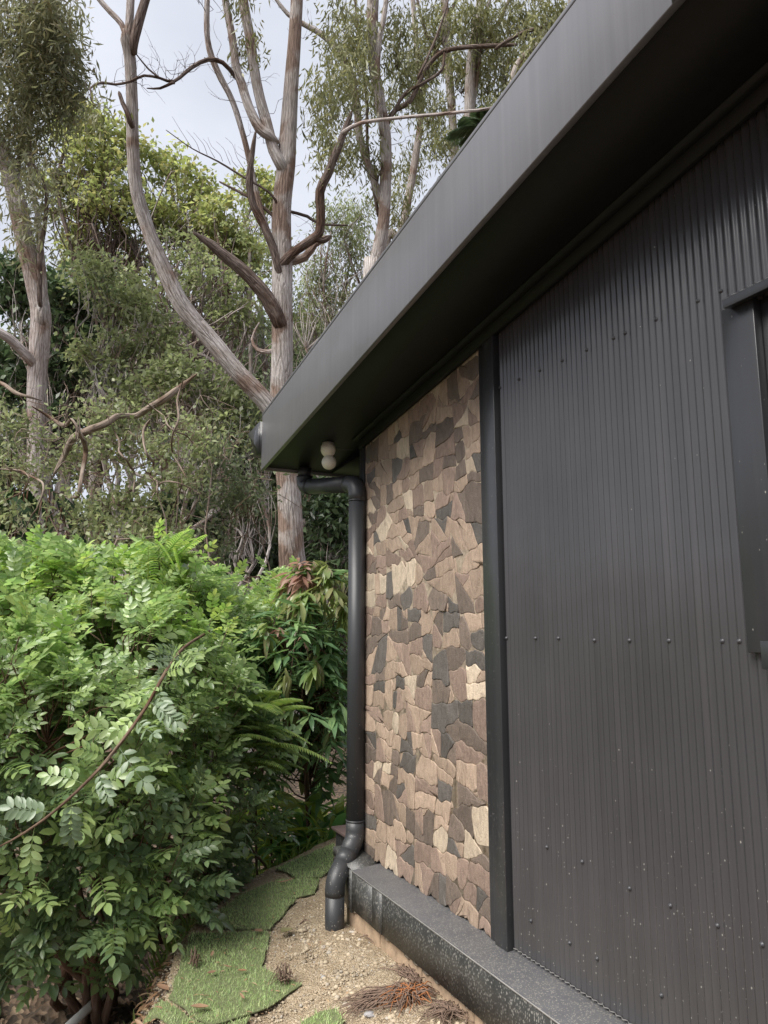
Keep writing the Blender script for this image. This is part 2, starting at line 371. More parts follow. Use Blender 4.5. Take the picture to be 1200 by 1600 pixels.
STEEL = (.030, .031, .034)
M = dict(
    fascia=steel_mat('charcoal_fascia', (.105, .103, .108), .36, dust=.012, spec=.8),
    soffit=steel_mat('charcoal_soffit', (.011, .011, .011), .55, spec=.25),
    trim=steel_mat('charcoal_trim', STEEL, .3, dust=.05, dusty=.6),
    sheet=steel_mat('charcoal_corrugated', (.049, .048, .051), .2, dust=.008, dusty=.5, spec=.6),
    ledge=steel_mat('charcoal_ledge', (.078, .078, .088), .58, dust=.8, dusty=1.1, grain=1.0),
    skirt=steel_mat('charcoal_skirt', (.026, .028, .030), .42, dust=.7, dusty=1.1, grain=1.0),
    pipe=steel_mat('charcoal_pipe', (.034, .036, .040), .45, dusty=.4, grain=.8),
    brown=plain_mat('brown_cap', (.12, .085, .08), .5, .15),
    screw=plain_mat('screw_metal', (.05, .05, .055), .35, .1),
    white=plain_mat('white_plastic', (.72, .70, .60), .4, .05, 40),
    pvc=plain_mat('white_pvc', (.75, .74, .7), .4, .06),
    glass=None,
    block=plain_mat('sandstone_block', (.34, .245, .165), .9, .28, 22, .5),
    mortar=plain_mat('mortar', (.34, .30, .24), .95, .25, 60, .6),
    backer=plain_mat('joint_backing', (.40, .33, .25), .85, .3, 50, .4),
    edge=plain_mat('raw_steel_edge', (.35, .34, .33), .4, .2, 30),
    st_tan=stone_mat('stone_tan', (.335, .25, .188)), st_pink=stone_mat('stone_pinkish', (.235, .17, .135)),
    st_brown=stone_mat('stone_brown', (.145, .113, .092)), st_dark=stone_mat('stone_dark', (.105, .094, .084)), st_cream=stone_mat('stone_cream', (.47, .385, .29)),
    gravel=gravel_mat(), litter=litter_mat(),
    paver=plain_mat('pink_paver', (.45, .32, .27), .85, .2, 30, .3),
    bark=bark_mat('gum_bark', (.21, .175, .155), (.40, .36, .33), (.63, .60, .58)),
    bark_dead=bark_mat('dead_limb_bark', (.05, .037, .032), (.14, .105, .088), (.30, .25, .22)),
    bark_pale=bark_mat('pale_bark', (.20, .155, .135), (.42, .365, .335), (.64, .60, .585)),
    bark_vine=bark_mat('vine_bark', (.10, .08, .06), (.22, .175, .14), (.38, .32, .26), 30, 4, .4),
    bark_stem=bark_mat('shrub_stem', (.07, .045, .03), (.15, .10, .07), (.24, .18, .13), 30, 6, .4),
    gum_leaf=leaf_mat('gum_leaf', [(0.121, 0.127, 0.056), (0.192, 0.202, 0.088), (0.257, 0.257, 0.124), (0.158, 0.148, 0.064)], .4, 0.4),
    gum_leaf2=leaf_mat('gum_leaf_grey', [(0.13, 0.136, 0.073), (0.194, 0.204, 0.115), (0.257, 0.261, 0.148), (0.165, 0.137, 0.074)], .4, 0.4),
    lime_leaf=leaf_mat('yellow_green_leaf', [(0.201, 0.232, 0.098), (0.307, 0.351, 0.144), (0.425, 0.458, 0.198), (0.325, 0.304, 0.141), (0.189, 0.232, 0.101)], .5, 0.5),
    olive_leaf=leaf_mat('olive_leaf', [(0.14, 0.167, 0.083), (0.231, 0.271, 0.129), (0.344, 0.385, 0.199), (0.23, 0.23, 0.136)], .45, 0.42),
    dark_leaf=leaf_mat('dark_leaf', [(0.043, 0.068, 0.035), (0.076, 0.114, 0.054), (0.118, 0.163, 0.08), (0.067, 0.098, 0.053)], .35, 0.3),
    forest_leaf=leaf_mat('forest_leaf', [(0.076, 0.099, 0.053), (0.132, 0.163, 0.086), (0.206, 0.237, 0.129)], .5, 0.4),
    big_leaf=leaf_mat('broad_leaf', [(.018, .04, .016), (.03, .06, .022)], .5, .2, .3),
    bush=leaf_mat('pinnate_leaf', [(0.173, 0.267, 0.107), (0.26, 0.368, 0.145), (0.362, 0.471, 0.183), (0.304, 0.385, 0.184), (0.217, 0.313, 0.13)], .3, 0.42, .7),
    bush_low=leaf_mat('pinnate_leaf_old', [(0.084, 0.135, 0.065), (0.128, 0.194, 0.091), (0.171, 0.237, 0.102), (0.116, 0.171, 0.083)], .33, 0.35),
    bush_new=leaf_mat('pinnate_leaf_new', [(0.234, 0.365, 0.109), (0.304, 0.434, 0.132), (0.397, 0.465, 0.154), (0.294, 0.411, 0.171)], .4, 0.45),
    bush_grey=leaf_mat('pinnate_leaf_pale', [(0.135, 0.19, 0.111), (0.175, 0.238, 0.142), (0.206, 0.261, 0.167)], .33, .25),
    mango=leaf_mat('mango_leaf', [(0.106, 0.201, 0.096), (0.183, 0.292, 0.135), (0.261, 0.382, 0.153)], .3, 0.3),
    mango_new=leaf_mat('mango_leaf_new', [(0.21, 0.3, 0.093), (0.265, 0.305, 0.116), (0.269, 0.234, 0.13), (0.187, 0.297, 0.09)], .3, .35),
    mango_pink=leaf_mat('mango_leaf_pink', [(0.359, 0.198, 0.165), (0.409, 0.28, 0.223), (0.304, 0.167, 0.127)], .35, .35),
    fern=leaf_mat('fern_leaf', [(0.116, 0.185, 0.052), (0.162, 0.233, 0.064), (0.207, 0.265, 0.076)], .45, .4),
    strap=leaf_mat('strap_leaf', [(0.09, 0.198, 0.072), (0.162, 0.306, 0.09), (0.288, 0.396, 0.108), (0.54, 0.576, 0.126)], .35, 0.35),
    grass=leaf_mat('turf_blade', [(0.27, 0.413, 0.16), (0.379, 0.522, 0.208), (0.491, 0.632, 0.288), (0.665, 0.704, 0.402), (0.293, 0.433, 0.172)], .5, 0.3),
    turf_base=plain_mat('turf_backing', (.13, .15, .07), .9, .3, 60),
    dry=leaf_mat('dry_leaf', [(.30, .17, .09), (.38, .25, .15), (.24, .14, .09), (.45, .33, .2)], .6, .1),
    dry_frond=plain_mat('dry_frond', (.17, .115, .085), .85, .4, 60),
    rust=plain_mat('orange_frond', (.30, .12, .045), .8, .35, 60),
    rock=plain_mat('grey_rock', (.32, .31, .31), .85, .3, 30, .5),
)
def glass_mat():
    m, t, N, L, b = mat('dark_window_glass')
    b.inputs['Base Color'].default_value = (.01, .011, .012, 1); b.inputs['Roughness'].default_value = .06; b.inputs['Specular IOR Level'].default_value = .6
    return m
M['glass'] = glass_mat()

# ------------------------------------------------------------------ terrain
EDGE = np.array([(-4, .2), (1.0, .25), (2.6, .42), (3.41, .586), (3.95, .72), (4.22, .86), (4.55, 1.12), (4.87, 1.49), (5.35, 2.0), (6.0, 2.9), (7.5, 4.2), (12, 6)])   # y, x of the bank's upper edge
def ss(a, b, x):
    t = np.clip((x - a) / (b - a), 0, 1); return t * t * (3 - 2 * t)
def Gp(x, y):            # path height
    x = np.asarray(x, float); y = np.asarray(y, float)
    return .09 + .078 * ss(.85, 1.42, x) + .035 * (3.6 - np.clip(y, 0, 7)) * ss(.5, 1.4, x)
def Tn(x, y):            # whole terrain
    x = np.asarray(x, float); y = np.asarray(y, float)
    e = np.interp(y, EDGE[:, 0], EDGE[:, 1])
    low = -.48 + .05 * np.sin(x * 1.3) * np.cos(y * .9)
    k = ss(-.34, .02, x - e)
    h = low * (1 - k) + Gp(x, y) * k
    r = np.hypot(x, y - 2)
    return h + np.clip(r - 12, 0, 60) * .05 + ss(20, 60, r) * 4

def axis_coords(lo, hi, a, b, fine):
    mid = np.arange(a, b, fine); o = [mid]
    s, p = fine, a; left = []
    while p > lo: s *= 1.22; p -= s; left.append(p)
    s, p = fine, mid[-1]; right = []
    while p < hi: s *= 1.22; p += s; right.append(p)
    return np.concatenate([left[::-1], mid, right])
gx = axis_coords(-220, 220, -1.4, 2.2, .03); gy = axis_coords(-220, 260, 2.6, 6.0, .03)
X, Y = np.meshgrid(gx, gy, indexing='ij')
Z = Tn(X, Y)
near = np.exp(-((X - .4) ** 2 + (Y - 4) ** 2) / 18)
Z = Z + near * .012 * RNG.normal(size=Z.shape) - .012
ii, jj = np.meshgrid(np.arange(len(gx) - 1), np.arange(len(gy) - 1), indexing='ij'); ny = len(gy)
F = np.stack([ii * ny + jj, (ii + 1) * ny + jj, (ii + 1) * ny + jj + 1, ii * ny + jj + 1], -1).reshape(-1, 4)
link('ground', mesh_of('ground', np.stack([X, Y, Z], -1).reshape(-1, 3), [F], smooth=True), M['litter'], kind='structure')

# gravel path sheet along the house
ys = np.arange(.2, 6.4, .018); nx = 90
Xp = np.zeros((len(ys), nx)); Yp = np.repeat(ys[:, None], nx, 1)
for i, y in enumerate(ys):
    e = np.interp(y, EDGE[:, 0], EDGE[:, 1]) - .01 + .05 * noise.noise(Vector((0, y * 3, 0)))
    xr = 1.56 if y < 3.9 else 1.56 + (y - 3.9) * 2.2
    Xp[i] = np.linspace(e, max(e + .3, xr), nx)
Zp = Tn(Xp, Yp) + .014
for i in range(Zp.shape[0]):
    for j in range(nx):
        x_, y_ = Xp[i, j], Yp[i, j]
        Zp[i, j] += .012 * noise.noise(Vector((x_ * 6, y_ * 6, 1))) + .007 * noise.noise(Vector((x_ * 22, y_ * 22, 3))) + .004 * noise.noise(Vector((x_ * 60, y_ * 60, 5)))
        Zp[i, j] += .010 * max(0, min(1, (4.0 - y_) * 3)) * math.exp(-((x_ - 1.40) / .12) ** 2) * (.6 + .6 * noise.noise(Vector((y_ * 4, 7, 0)))) 
ii, jj = np.meshgrid(np.arange(len(ys) - 1), np.arange(nx - 1), indexing='ij')
F = np.stack([ii * nx + jj, ii * nx + jj + 1, (ii + 1) * nx + jj + 1, (ii + 1) * nx + jj], -1).reshape(-1, 4)
link('gravel_path', mesh_of('gravel_path', np.stack([Xp, Yp, Zp], -1).reshape(-1, 3), [F], smooth=True), M['gravel'], kind='structure')
def Hp(x, y): return float(Tn(x, y)) + .014

# ------------------------------------------------------------------ house
WX = 1.6                   # plane of the gable wall
YC = 3.78                  # far corner
YN = -1.6                  # near end, behind the camera
def soffz(y): return 2.56 + .113 * (4.38 - y)
def fasb(y): return 2.545 + .113 * (4.38 - y)
def fast(y): return 2.885 + .104 * (4.40 - y)
FX = 1.18
house = thing('house', 'dark charcoal metal-clad house with sloping eave and stone-look panel', 'house', (WX, YC, .2))
# fascia with a lower return lip
mb = MB()
mb.add([(FX, 4.38, fasb(4.38)), (FX, YN, fasb(YN)), (FX, YN, fast(YN)), (FX, 4.38, fast(4.38)),
        (FX + .022, 4.38, fasb(4.38)), (FX + .022, YN, fasb(YN)), (FX + .022, YN, fast(YN)), (FX + .022, 4.38, fast(4.38))],
       [(0, 3, 2, 1), (4, 5, 6, 7), (0, 1, 5, 4), (3, 7, 6, 2), (0, 4, 7, 3), (1, 2, 6, 5)])
mb.build('fascia', M['fascia'], house, bevel=.003)
# joint seam strip high on the fascia
mb = MB(); y0 = 1.06
mb.add([(FX - .0015, y0, fasb(y0) + .002), (FX - .0015, y0 - .3, fasb(y0 - .3) + .002), (FX - .0015, y0 - .3, fast(y0 - .3)), (FX - .0015, y0, fast(y0)),
        (FX - .0002, y0, fasb(y0) + .002), (FX - .0002, y0 - .3, fasb(y0 - .3) + .002), (FX - .0002, y0 - .3, fast(y0 - .3)), (FX - .0002, y0, fast(y0))],
       [(0, 3, 2, 1), (0, 1, 5, 4), (3, 7, 6, 2), (0, 4, 7, 3), (1, 2, 6, 5)])
mb.build('fascia_joiner', M['fascia'], house)
# roof deck
mb = MB(); a = FX + .002
mb.add([(a, 4.40, fast(4.40) + .003), (8, 4.40, fast(4.4) + .003), (8, YN, fast(YN) + .003), (a, YN, fast(YN) + .003),
        (a, 4.40, fast(4.40) + .02), (8, 4.40, fast(4.4) + .02), (8, YN, fast(YN) + .02), (a, YN, fast(YN) + .02)],
       [(0, 1, 2, 3), (4, 7, 6, 5), (0, 4, 5, 1), (2, 6, 7, 3), (0, 3, 7, 4), (1, 5, 6, 2)])
mb.build('roof', M['fascia'], house)
# raked soffit (slab)
mb = MB(); a, b_ = FX + .024, WX + .02
mb.add([(a, 4.36, soffz(4.36)), (b_, 4.36, soffz(4.36)), (b_, YN, soffz(YN)), (a, YN, soffz(YN)),
        (a, 4.36, soffz(4.36) + .02), (b_, 4.36, soffz(4.36) + .02), (b_, YN, soffz(YN) + .02), (a, YN, soffz(YN) + .02)],
       [(0, 1, 2, 3), (4, 7, 6, 5), (0, 4, 5, 1), (2, 6, 7, 3), (0, 3, 7, 4), (1, 5, 6, 2)])
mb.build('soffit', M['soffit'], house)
# soffit cover strips beside the wall
mb = MB()
for (xa, xb, dz) in ((WX - .075, WX - .012, .007), (WX - .035, WX - .014, .050)):
    mb.add([(xa, YC - .01, soffz(YC) - dz), (xb, YC - .01, soffz(YC) - dz), (xb, YN, soffz(YN) - dz), (xa, YN, soffz(YN) - dz),
            (xa, YC - .01, soffz(YC) - .001), (xb, YC - .01, soffz(YC) - .001), (xb, YN, soffz(YN) - .001), (xa, YN, soffz(YN) - .001)],
           [(0, 1, 2, 3), (0, 4, 5, 1), (2, 6, 7, 3), (0, 3, 7, 4), (1, 5, 6, 2)])
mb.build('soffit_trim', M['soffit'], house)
# eave soffit round the far corner and its fascia board
mb = MB().box(WX + .021, 7.9, YC + .003, 4.34, soffz(4.36) - .004, soffz(4.36) + .014)
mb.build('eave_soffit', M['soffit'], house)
mb = MB().box(FX + .024, 7.95, 4.362, 4.38, fasb(4.38), fast(4.38) - .01)
mb.build('eave_board', M['fascia'], house, bevel=.002)
# gutter along the low eave, its stepped profile showing past the fascia end
gp = [(4.383, 2.655), (4.50, 2.650), (4.535, 2.735), (4.560, 2.740), (4.600, 2.800), (4.635, 2.805), (4.645, 2.84), (4.630, 2.84), (4.625, 2.815), (4.592, 2.810), (4.554, 2.748), (4.527, 2.743), (4.494, 2.658), (4.391, 2.663), (4.391, 2.85), (4.383, 2.85)]
mb = MB().prism(gp, 0, FX - .012, 7.9)
gutter = mb.build('gutter', M['trim'], house)
mb = MB().prism([(4.383, 2.655), (4.50, 2.650), (4.535, 2.735), (4.560, 2.740), (4.600, 2.800), (4.635, 2.805), (4.645, 2.84), (4.383, 2.85)], 0, FX - .016, FX - .0125)
mb.build('gutter_end', M['trim'], house)

# walls behind the cladding (solid, inside)
mb = MB()
mb.prism([(YC - .02, .30), (YN, .30), (YN, soffz(YN) + .01), (YC - .02, soffz(YC) + .01)], 0, WX + .02, WX + .12)
mb.box(WX + .12, 7.6, YC - .12, YC - .02, .05, 2.9)
mb.box(WX + .03, 7.6, YN, YN + .1, .0, 3.2)
mb.build('wall', M['trim'], house)

# corrugated sheet: narrow sine ribs, sheets lapped every ~0.76 m
def top_at(y): return soffz(y) - .001
PITCHC = .0258
win = (0.18, 1.33, 1.51, 2.415)       # y0, y1, z0, z1 of the window's outer trim
mb = MB()
def sheet(y0, y1, zlo, zhi, off=0.0):
    yy = np.arange(y0, y1 + 1e-6, PITCHC / 12); n = len(yy)
    x = WX - .0034 * np.cos(2 * np.pi * yy / PITCHC) - off
    zl = np.full(n, zlo) if np.isscalar(zlo) else np.array([zlo(y) for y in yy]); zh = np.full(n, zhi) if np.isscalar(zhi) else np.array([zhi(y) for y in yy])
    V = np.concatenate([np.stack([x, yy, zl], 1), np.stack([x, yy, zh], 1)])
    k = np.arange(n - 1)
    mb.add(V, np.stack([k, k + n, k + n + 1, k + 1], 1))
edges = [2.415]; 
while edges[-1] > YN: edges.append(edges[-1] - .76)
def lowz(y): return .478
for i in range(len(edges) - 1):
    a, b2 = edges[i + 1], edges[i]
    off = .0012 * (i % 2)
    segs = [(a, b2)]
    cuts = sorted({a, b2} | {c for c in (win[0] + .03, win[1] - .03) if a < c < b2})
    for c0, c1 in zip(cuts[:-1], cuts[1:]):
        m_ = (c0 + c1) / 2
        if win[0] + .02 < m_ < win[1] - .02:
            sheet(c0, c1 + .004, .478, win[2] + .03, off); sheet(c0, c1 + .004, win[3] - .03, top_at, off)
        else: sheet(c0, c1 + .004, .478, top_at, off)
corr = mb.build('corrugated_cladding', M['sheet'], house, smooth=True)
# rust-free cut edge at the foot of the sheet
mb = MB()
yy = np.arange(win[0] - 1.5, 2.405, PITCHC / 6); n = len(yy); x = WX - .0035 * np.cos(2 * np.pi * yy / PITCHC) - .0045
V = np.concatenate([np.stack([x, yy, np.full(n, .4765)], 1), np.stack([x, yy, np.full(n, .4795)], 1), np.stack([x + .003, yy, np.full(n, .4765)], 1)])
k = np.arange(n - 1); mb.add(V, np.concatenate([np.stack([k, k + n, k + n + 1, k + 1], 1), np.stack([k, k + 1, k + 1 + 2 * n, k + 2 * n], 1)]))
mb.build('cut_edge', M['edge'], corr)

def screw_mesh():
    mb = MB(); a = np.linspace(0, 2 * np.pi, 10, endpoint=False)
    rings = [(-.0005, .0065), (-.002, .0065), (-.0022, .0042), (-.0055, .0040), (-.0062, .0028)]
    V = np.array([(x, r * math.cos(t), r * math.sin(t)) for x, r in rings for t in a])
    F = [(i * 10 + j, i * 10 + (j + 1) % 10, (i + 1) * 10 + (j + 1) % 10, (i + 1) * 10 + j) for i in range(len(rings) - 1) for j in range(10)]
    me = mesh_of('screw', V, [np.array(F), np.array([list(range(40, 50))])]); me.materials.append(M['screw'])
    return me
sm = screw_mesh()
def screw(y, z):
    yr = (round(y / PITCHC)) * PITCHC
    o = link('screw', sm, None, corr); o.location = np.array([WX - .0035, yr, z]) - parent_world(corr)
for y in (2.41 - .006, 2.27, 2.145, 2.01, 1.88, 1.755, 1.70, 1.566, 1.42, 1.33, 1.19, .9, .6): screw(y, 2.515 - .053 * (y < 2.3) * 0 - .055 * (2.41 - y))
for y in (2.39, 2.22, 2.08, 1.92, 1.75, 1.61, 1.428, 1.36, 1.1): screw(y, 1.545 - .006 * (y < 2))
for y in (2.2, 2.0, 1.8, 1.66, 1.5, 1.36, 1.2): screw(y, .86 - .02 * (y < 2))
for y in (2.3, 2.1, 1.95, 1.7, 1.5, 1.3): screw(y, .60)

# trims: vertical trim between stone panel and sheet, corner trim
mb = MB()
mb.prism([(WX + .018, 2.535), (WX - .016, 2.535), (WX - .016, 2.492), (WX - .026, 2.490), (WX - .026, 2.412), (WX + .018, 2.412)], 2, .452, 2.739)
mb.build('vertical_trim', M['trim'], house, bevel=.002)
mb = MB()
mb.prism([(WX - .020, YC + .012), (WX - .020, YC - .045), (WX + .016, YC - .045), (WX + .016, YC - .021), (WX + .10, YC - .019), (WX + .10, YC + .012)], 2, .46, 2.58)
mb.build('corner_trim', M['trim'], house, bevel=.002)

# ---- window: only its near side trim shows, the rest goes on out of frame
wy0, wy1, wz0, wz1 = win
window = thing('window', '', '', (0, 0, 0)); del window['label']; del window['category']; window.parent = house
window.location = np.array([WX, wy1, wz0]) - parent_world(house)
PW = window
for a_, b_ in ((wy1 - .095, wy1), (wy0, wy0 + .095)):
    MB().box(WX - .022, WX + .05, a_, b_, wz0 + .002, wz1 - .022).build('side_trim', M['trim'], PW, bevel=.002)
mb = MB().prism([(WX - .05, wz1 - .035), (WX - .052, wz1 - .012), (WX - .012, wz1 + .012), (WX + .05, wz1 + .014), (WX + .05, wz1 - .0215), (WX - .0225, wz1 - .0215), (WX - .0225, wz1 - .03)], 1, wy0 - .02, wy1 - .03)
mb.build('head_flashing', M['trim'], PW, bevel=.001)
mb = MB().box(WX - .045, WX + .05, wy0 - .02, wy1 - .055, wz0 - .035, wz0 + .03)
mb.build('sill', M['trim'], PW, bevel=.002)
mb = MB()
mb.box(WX + .004, WX + .05, wy1 - .145, wy1 - .0955, wz0 + .033, wz1 - .024)
mb.box(WX + .004, WX + .05, wy0 + .0955, wy0 + .145, wz0 + .033, wz1 - .024)
mb.box(WX + .004, WX + .05, wy0 + .1455, wy1 - .1455, wz1 - .07, wz1 - .024)
mb.box(WX + .004, WX + .05, wy0 + .1455, wy1 - .1455, wz0 + .033, wz0 + .075)
mb.build('frame', M['trim'], PW, bevel=.003)
MB().box(WX + .03, WX + .036, wy0 + .146, wy1 - .146, wz0 + .076, wz1 - .071).build('pane', M['glass'], PW)

# ---- plinth: sloping ledge cap, skirt, block course
LX = 1.45
mb = MB().prism([(LX, .452), (WX + .03, .470), (WX + .03, .463), (LX + .004, .445)], 1, YN, 3.545)
mb.build('ledge_cap', M['ledge'], house, bevel=.0015)
mb = MB().box(LX + .0005, LX + .012, YN, 3.20, .282, .4445); mb.build('skirt_panel', M['skirt'], house)
mb = MB().box(LX - .002, LX + .011, 3.202, 3.30, .28, .4445); mb.build('skirt_joiner', M['skirt'], house)
mb = MB().box(LX + .0005, LX + .012, 3.302, 3.545, .280, .4445); mb.build('skirt_panel', M['skirt'], house)
mb = MB().prism([(LX - .001, 3.547), (LX + .012, 3.547), (LX + .06, 3.80), (LX + .045, 3.80)], 2, .262, .450)
mb.prism([(3.547, .448), (3.547, .4535), (3.80, .500), (3.80, .46)], 0, LX + .002, WX + .02)
mb.build('skirt_end', M['skirt'], house)
mb = MB().box(LX - .0015, LX + .001, YN, 3.545, .447, .4515); mb.build('ledge_lip', M['edge'], house)
plinth = thing('plinth', '', '', (0, 0, 0)); del plinth['label']; del plinth['category']; plinth.parent = house
plinth.location = np.array([LX, YC, .1]) - parent_world(house)
y = 3.66; k = 0
bl = []
while y > 1.2:
    ln = .385
    mb = MB(); x0 = LX + .022 + random.uniform(-.004, .004)
    z1 = .272 + random.uniform(-.006, .004)
    mb.box(x0, LX + .13, y - ln, y, .02, z1)
    mb.build('block', M['block'], plinth, bevel=.005)
    y -= ln + .012; k += 1
mb = MB().box(LX + .034, LX + .12, YN, 3.655, .01, .279); mb.build('mortar', M['mortar'], plinth)
# squeezed mortar lumps along the top joint
mb = MB()
for i in range(26):
    yc = 3.6 - i * .085 + random.uniform(-.03, .03); s = random.uniform(.012, .03)
    if random.random() < .35: continue
    a = np.linspace(0, 2 * np.pi, 7, endpoint=False)
    V = [(LX + .014 + .004 * math.cos(t * 2), yc + s * math.cos(t) * 1.4, .274 + s * .45 * math.sin(t)) for t in a] + [(LX + .03, yc + s * math.cos(t) * 1.5, .274 + s * .55 * math.sin(t)) for t in a]
    base = mb.n; mb.add(V, [(j, (j + 1) % 7, 7 + (j + 1) % 7, 7 + j) for j in range(7)]); mb.more([list(range(7))[::-1]], base)
mb.build('mortar_lumps', M['mortar'], plinth, kind='stuff')

# ---- stone-look cladding: each stone a part
clad = thing('stone_cladding', '', '', (0, 0, 0)); del clad['label']; del clad['category']; clad.parent = house
clad.location = np.array([WX, 2.54, .48]) - parent_world(house)
SY0, SY1 = 2.537, YC - .046
def stone_top(y): return soffz(y) - .052
def wave(y): return .468 + .010 * math.sin(y * 2 * math.pi / .135) + .006 * math.sin(y * 2 * math.pi / .052 + 1)
mb = MB()
yy = np.linspace(SY0, SY1, 90); n = len(yy)
V = np.concatenate([np.stack([np.full(n, WX - .006), yy, [wave(q) + .004 for q in yy]], 1), np.stack([np.full(n, WX - .006), yy, [stone_top(q) + .01 for q in yy]], 1),
                    np.stack([np.full(n, WX + .015), yy, [wave(q) + .004 for q in yy]], 1)])
k = np.arange(n - 1); mb.add(V, np.concatenate([np.stack([k, k + n, k + n + 1, k + 1], 1), np.stack([k, k + 1, k + 1 + 2 * n, k + 2 * n], 1)]))
mb.build('joint_backing', M['backer'], clad)
def clip(poly, nx_, ny_, c):
    o = []
    for i in range(len(poly)):
        p, q = poly[i], poly[(i + 1) % len(poly)]
        a = nx_ * p[0] + ny_ * p[1] - c; b = nx_ * q[0] + ny_ * q[1] - c
        if a <= 0: o.append(p)
        if a * b < 0:
            t = a / (a - b); o.append((p[0] + t * (q[0] - p[0]), p[1] + t * (q[1] - p[1])))
    return o
SM = [M['st_tan'], M['st_pink'], M['st_brown'], M['st_dark'], M['st_cream']]
nst = 0
small = MB()
def wob(y, z):
    q = Vector((y * 17, z * 9, 0)); q2 = Vector((y * 60, z * 60, 4))
    return (y + .006 * noise.noise(q + Vector((9, 3, 0))) + .002 * noise.noise(q2), z + .020 * noise.noise(q) + .0045 * noise.noise(q2 + Vector((5, 0, 0))))
cells = []
def split_poly(P_, a, off):
    c = np.mean(P_, 0); nx_, ny_ = math.cos(a), math.sin(a); k_ = nx_ * c[0] + ny_ * c[1] + off
    return clip(P_, nx_, ny_, k_ - .0007), clip(P_, -nx_, -ny_, -k_ - .0007)
rs = random.Random(12)
def parea(p): return .5 * abs(sum(p[i][0] * p[(i + 1) % len(p)][1] - p[(i + 1) % len(p)][0] * p[i][1] for i in range(len(p))))
def cut(poly, target):
    if parea(poly) < target: return [poly]
    a = np.array(poly); w_, h_ = a.max(0) - a.min(0)
    ang = (0 if w_ > h_ * 1.25 else math.pi / 2) + (rs.uniform(-.75, .75) if rs.random() < .22 else rs.uniform(-.2, .2))
    off = rs.uniform(-.17, .17) * (w_ if w_ > h_ * 1.25 else h_)
    pa, pb = split_poly(poly, ang, off)
    if len(pa) < 3 or len(pb) < 3: return [poly]
    return cut(pa, rs.choice([.010, .014, .018, .022])) + cut(pb, rs.choice([.010, .014, .018, .022]))
base_polys = cut([(SY0 + .001, .44), (SY1 - .001, .44), (SY1 - .001, stone_top(SY1)), (SY0 + .001, stone_top(SY0))], .014)
pieces = []
for poly in base_polys:
    c_ = rs.choices(range(5), weights=[.30, .32, .21, .11, .06])[0]; oval = rs.random() < .16
    if parea(poly) > .006 and not oval:
        if rs.random() < .28:
            pa, pb = split_poly(poly, rs.uniform(.5, 1.1) * rs.choice([-1, 1]), rs.uniform(-.02, .02))
            if len(pa) > 2 and len(pb) > 2 and min(parea(pa), parea(pb)) > .001:
                pieces.append((pa, c_, False)); pieces.append((pb, (c_ + rs.choice([1, 1, 2, 4])) % 5, False)); continue
        if rs.random() < .5:
            c0 = np.mean(poly, 0); v_ = np.array(rs.choice(poly)); dv = v_ - c0; L0 = np.linalg.norm(dv); a_ = math.atan2(dv[1], dv[0]) + rs.uniform(-.3, .3)
            k_ = math.cos(a_) * v_[0] + math.sin(a_) * v_[1] - rs.uniform(.016, .030)
            pa = clip(poly, math.cos(a_), math.sin(a_), k_ - .0007); pb = clip(poly, -math.cos(a_), -math.sin(a_), -k_ - .0007)
            if len(pa) > 2 and len(pb) > 2 and parea(pb) > .00015:
                pieces.append((pa, c_, False)); pieces.append((pb, rs.choice([0, 4, 4, 2]), False)); continue
    pieces.append((poly, c_, oval))
for poly, c_, oval in pieces:
    s = 0; parts_ = [(poly, c_)]
    for poly, c_ in parts_:
     # densify + wobble
     P = []
     for i in range(len(poly)):
         p, q = poly[i], poly[(i + 1) % len(poly)]; L_ = math.hypot(q[0] - p[0], q[1] - p[1]); k = max(1, int(L_ / .014))
         for t in range(k): P.append((p[0] + (q[0] - p[0]) * t / k, p[1] + (q[1] - p[1]) * t / k))
     if oval:
         P = np.array(P)
         for _ in range(5): P = P * .5 + (np.roll(P, 1, 0) + np.roll(P, -1, 0)) * .25
         P = [tuple(q) for q in P]
     P = [wob(*p) for p in P]
     P = [(min(max(p[0], SY0 + .001), SY1 - .001), max(p[1], wave(p[0]) + .0)) for p in P]
     Q = []
     for p in P:
         if not Q or math.hypot(p[0] - Q[-1][0], p[1] - Q[-1][1]) > .004: Q.append(p)
     P = np.array(Q)
     if len(P) < 4: continue
     area = .5 * abs(np.dot(P[:, 0], np.roll(P[:, 1], -1)) - np.dot(P[:, 1], np.roll(P[:, 0], -1)))
     if area < .00012: continue
     cells.append((area, P, int(c_), s))
cells.sort(key=lambda t: -t[0])
pw = parent_world(clad)
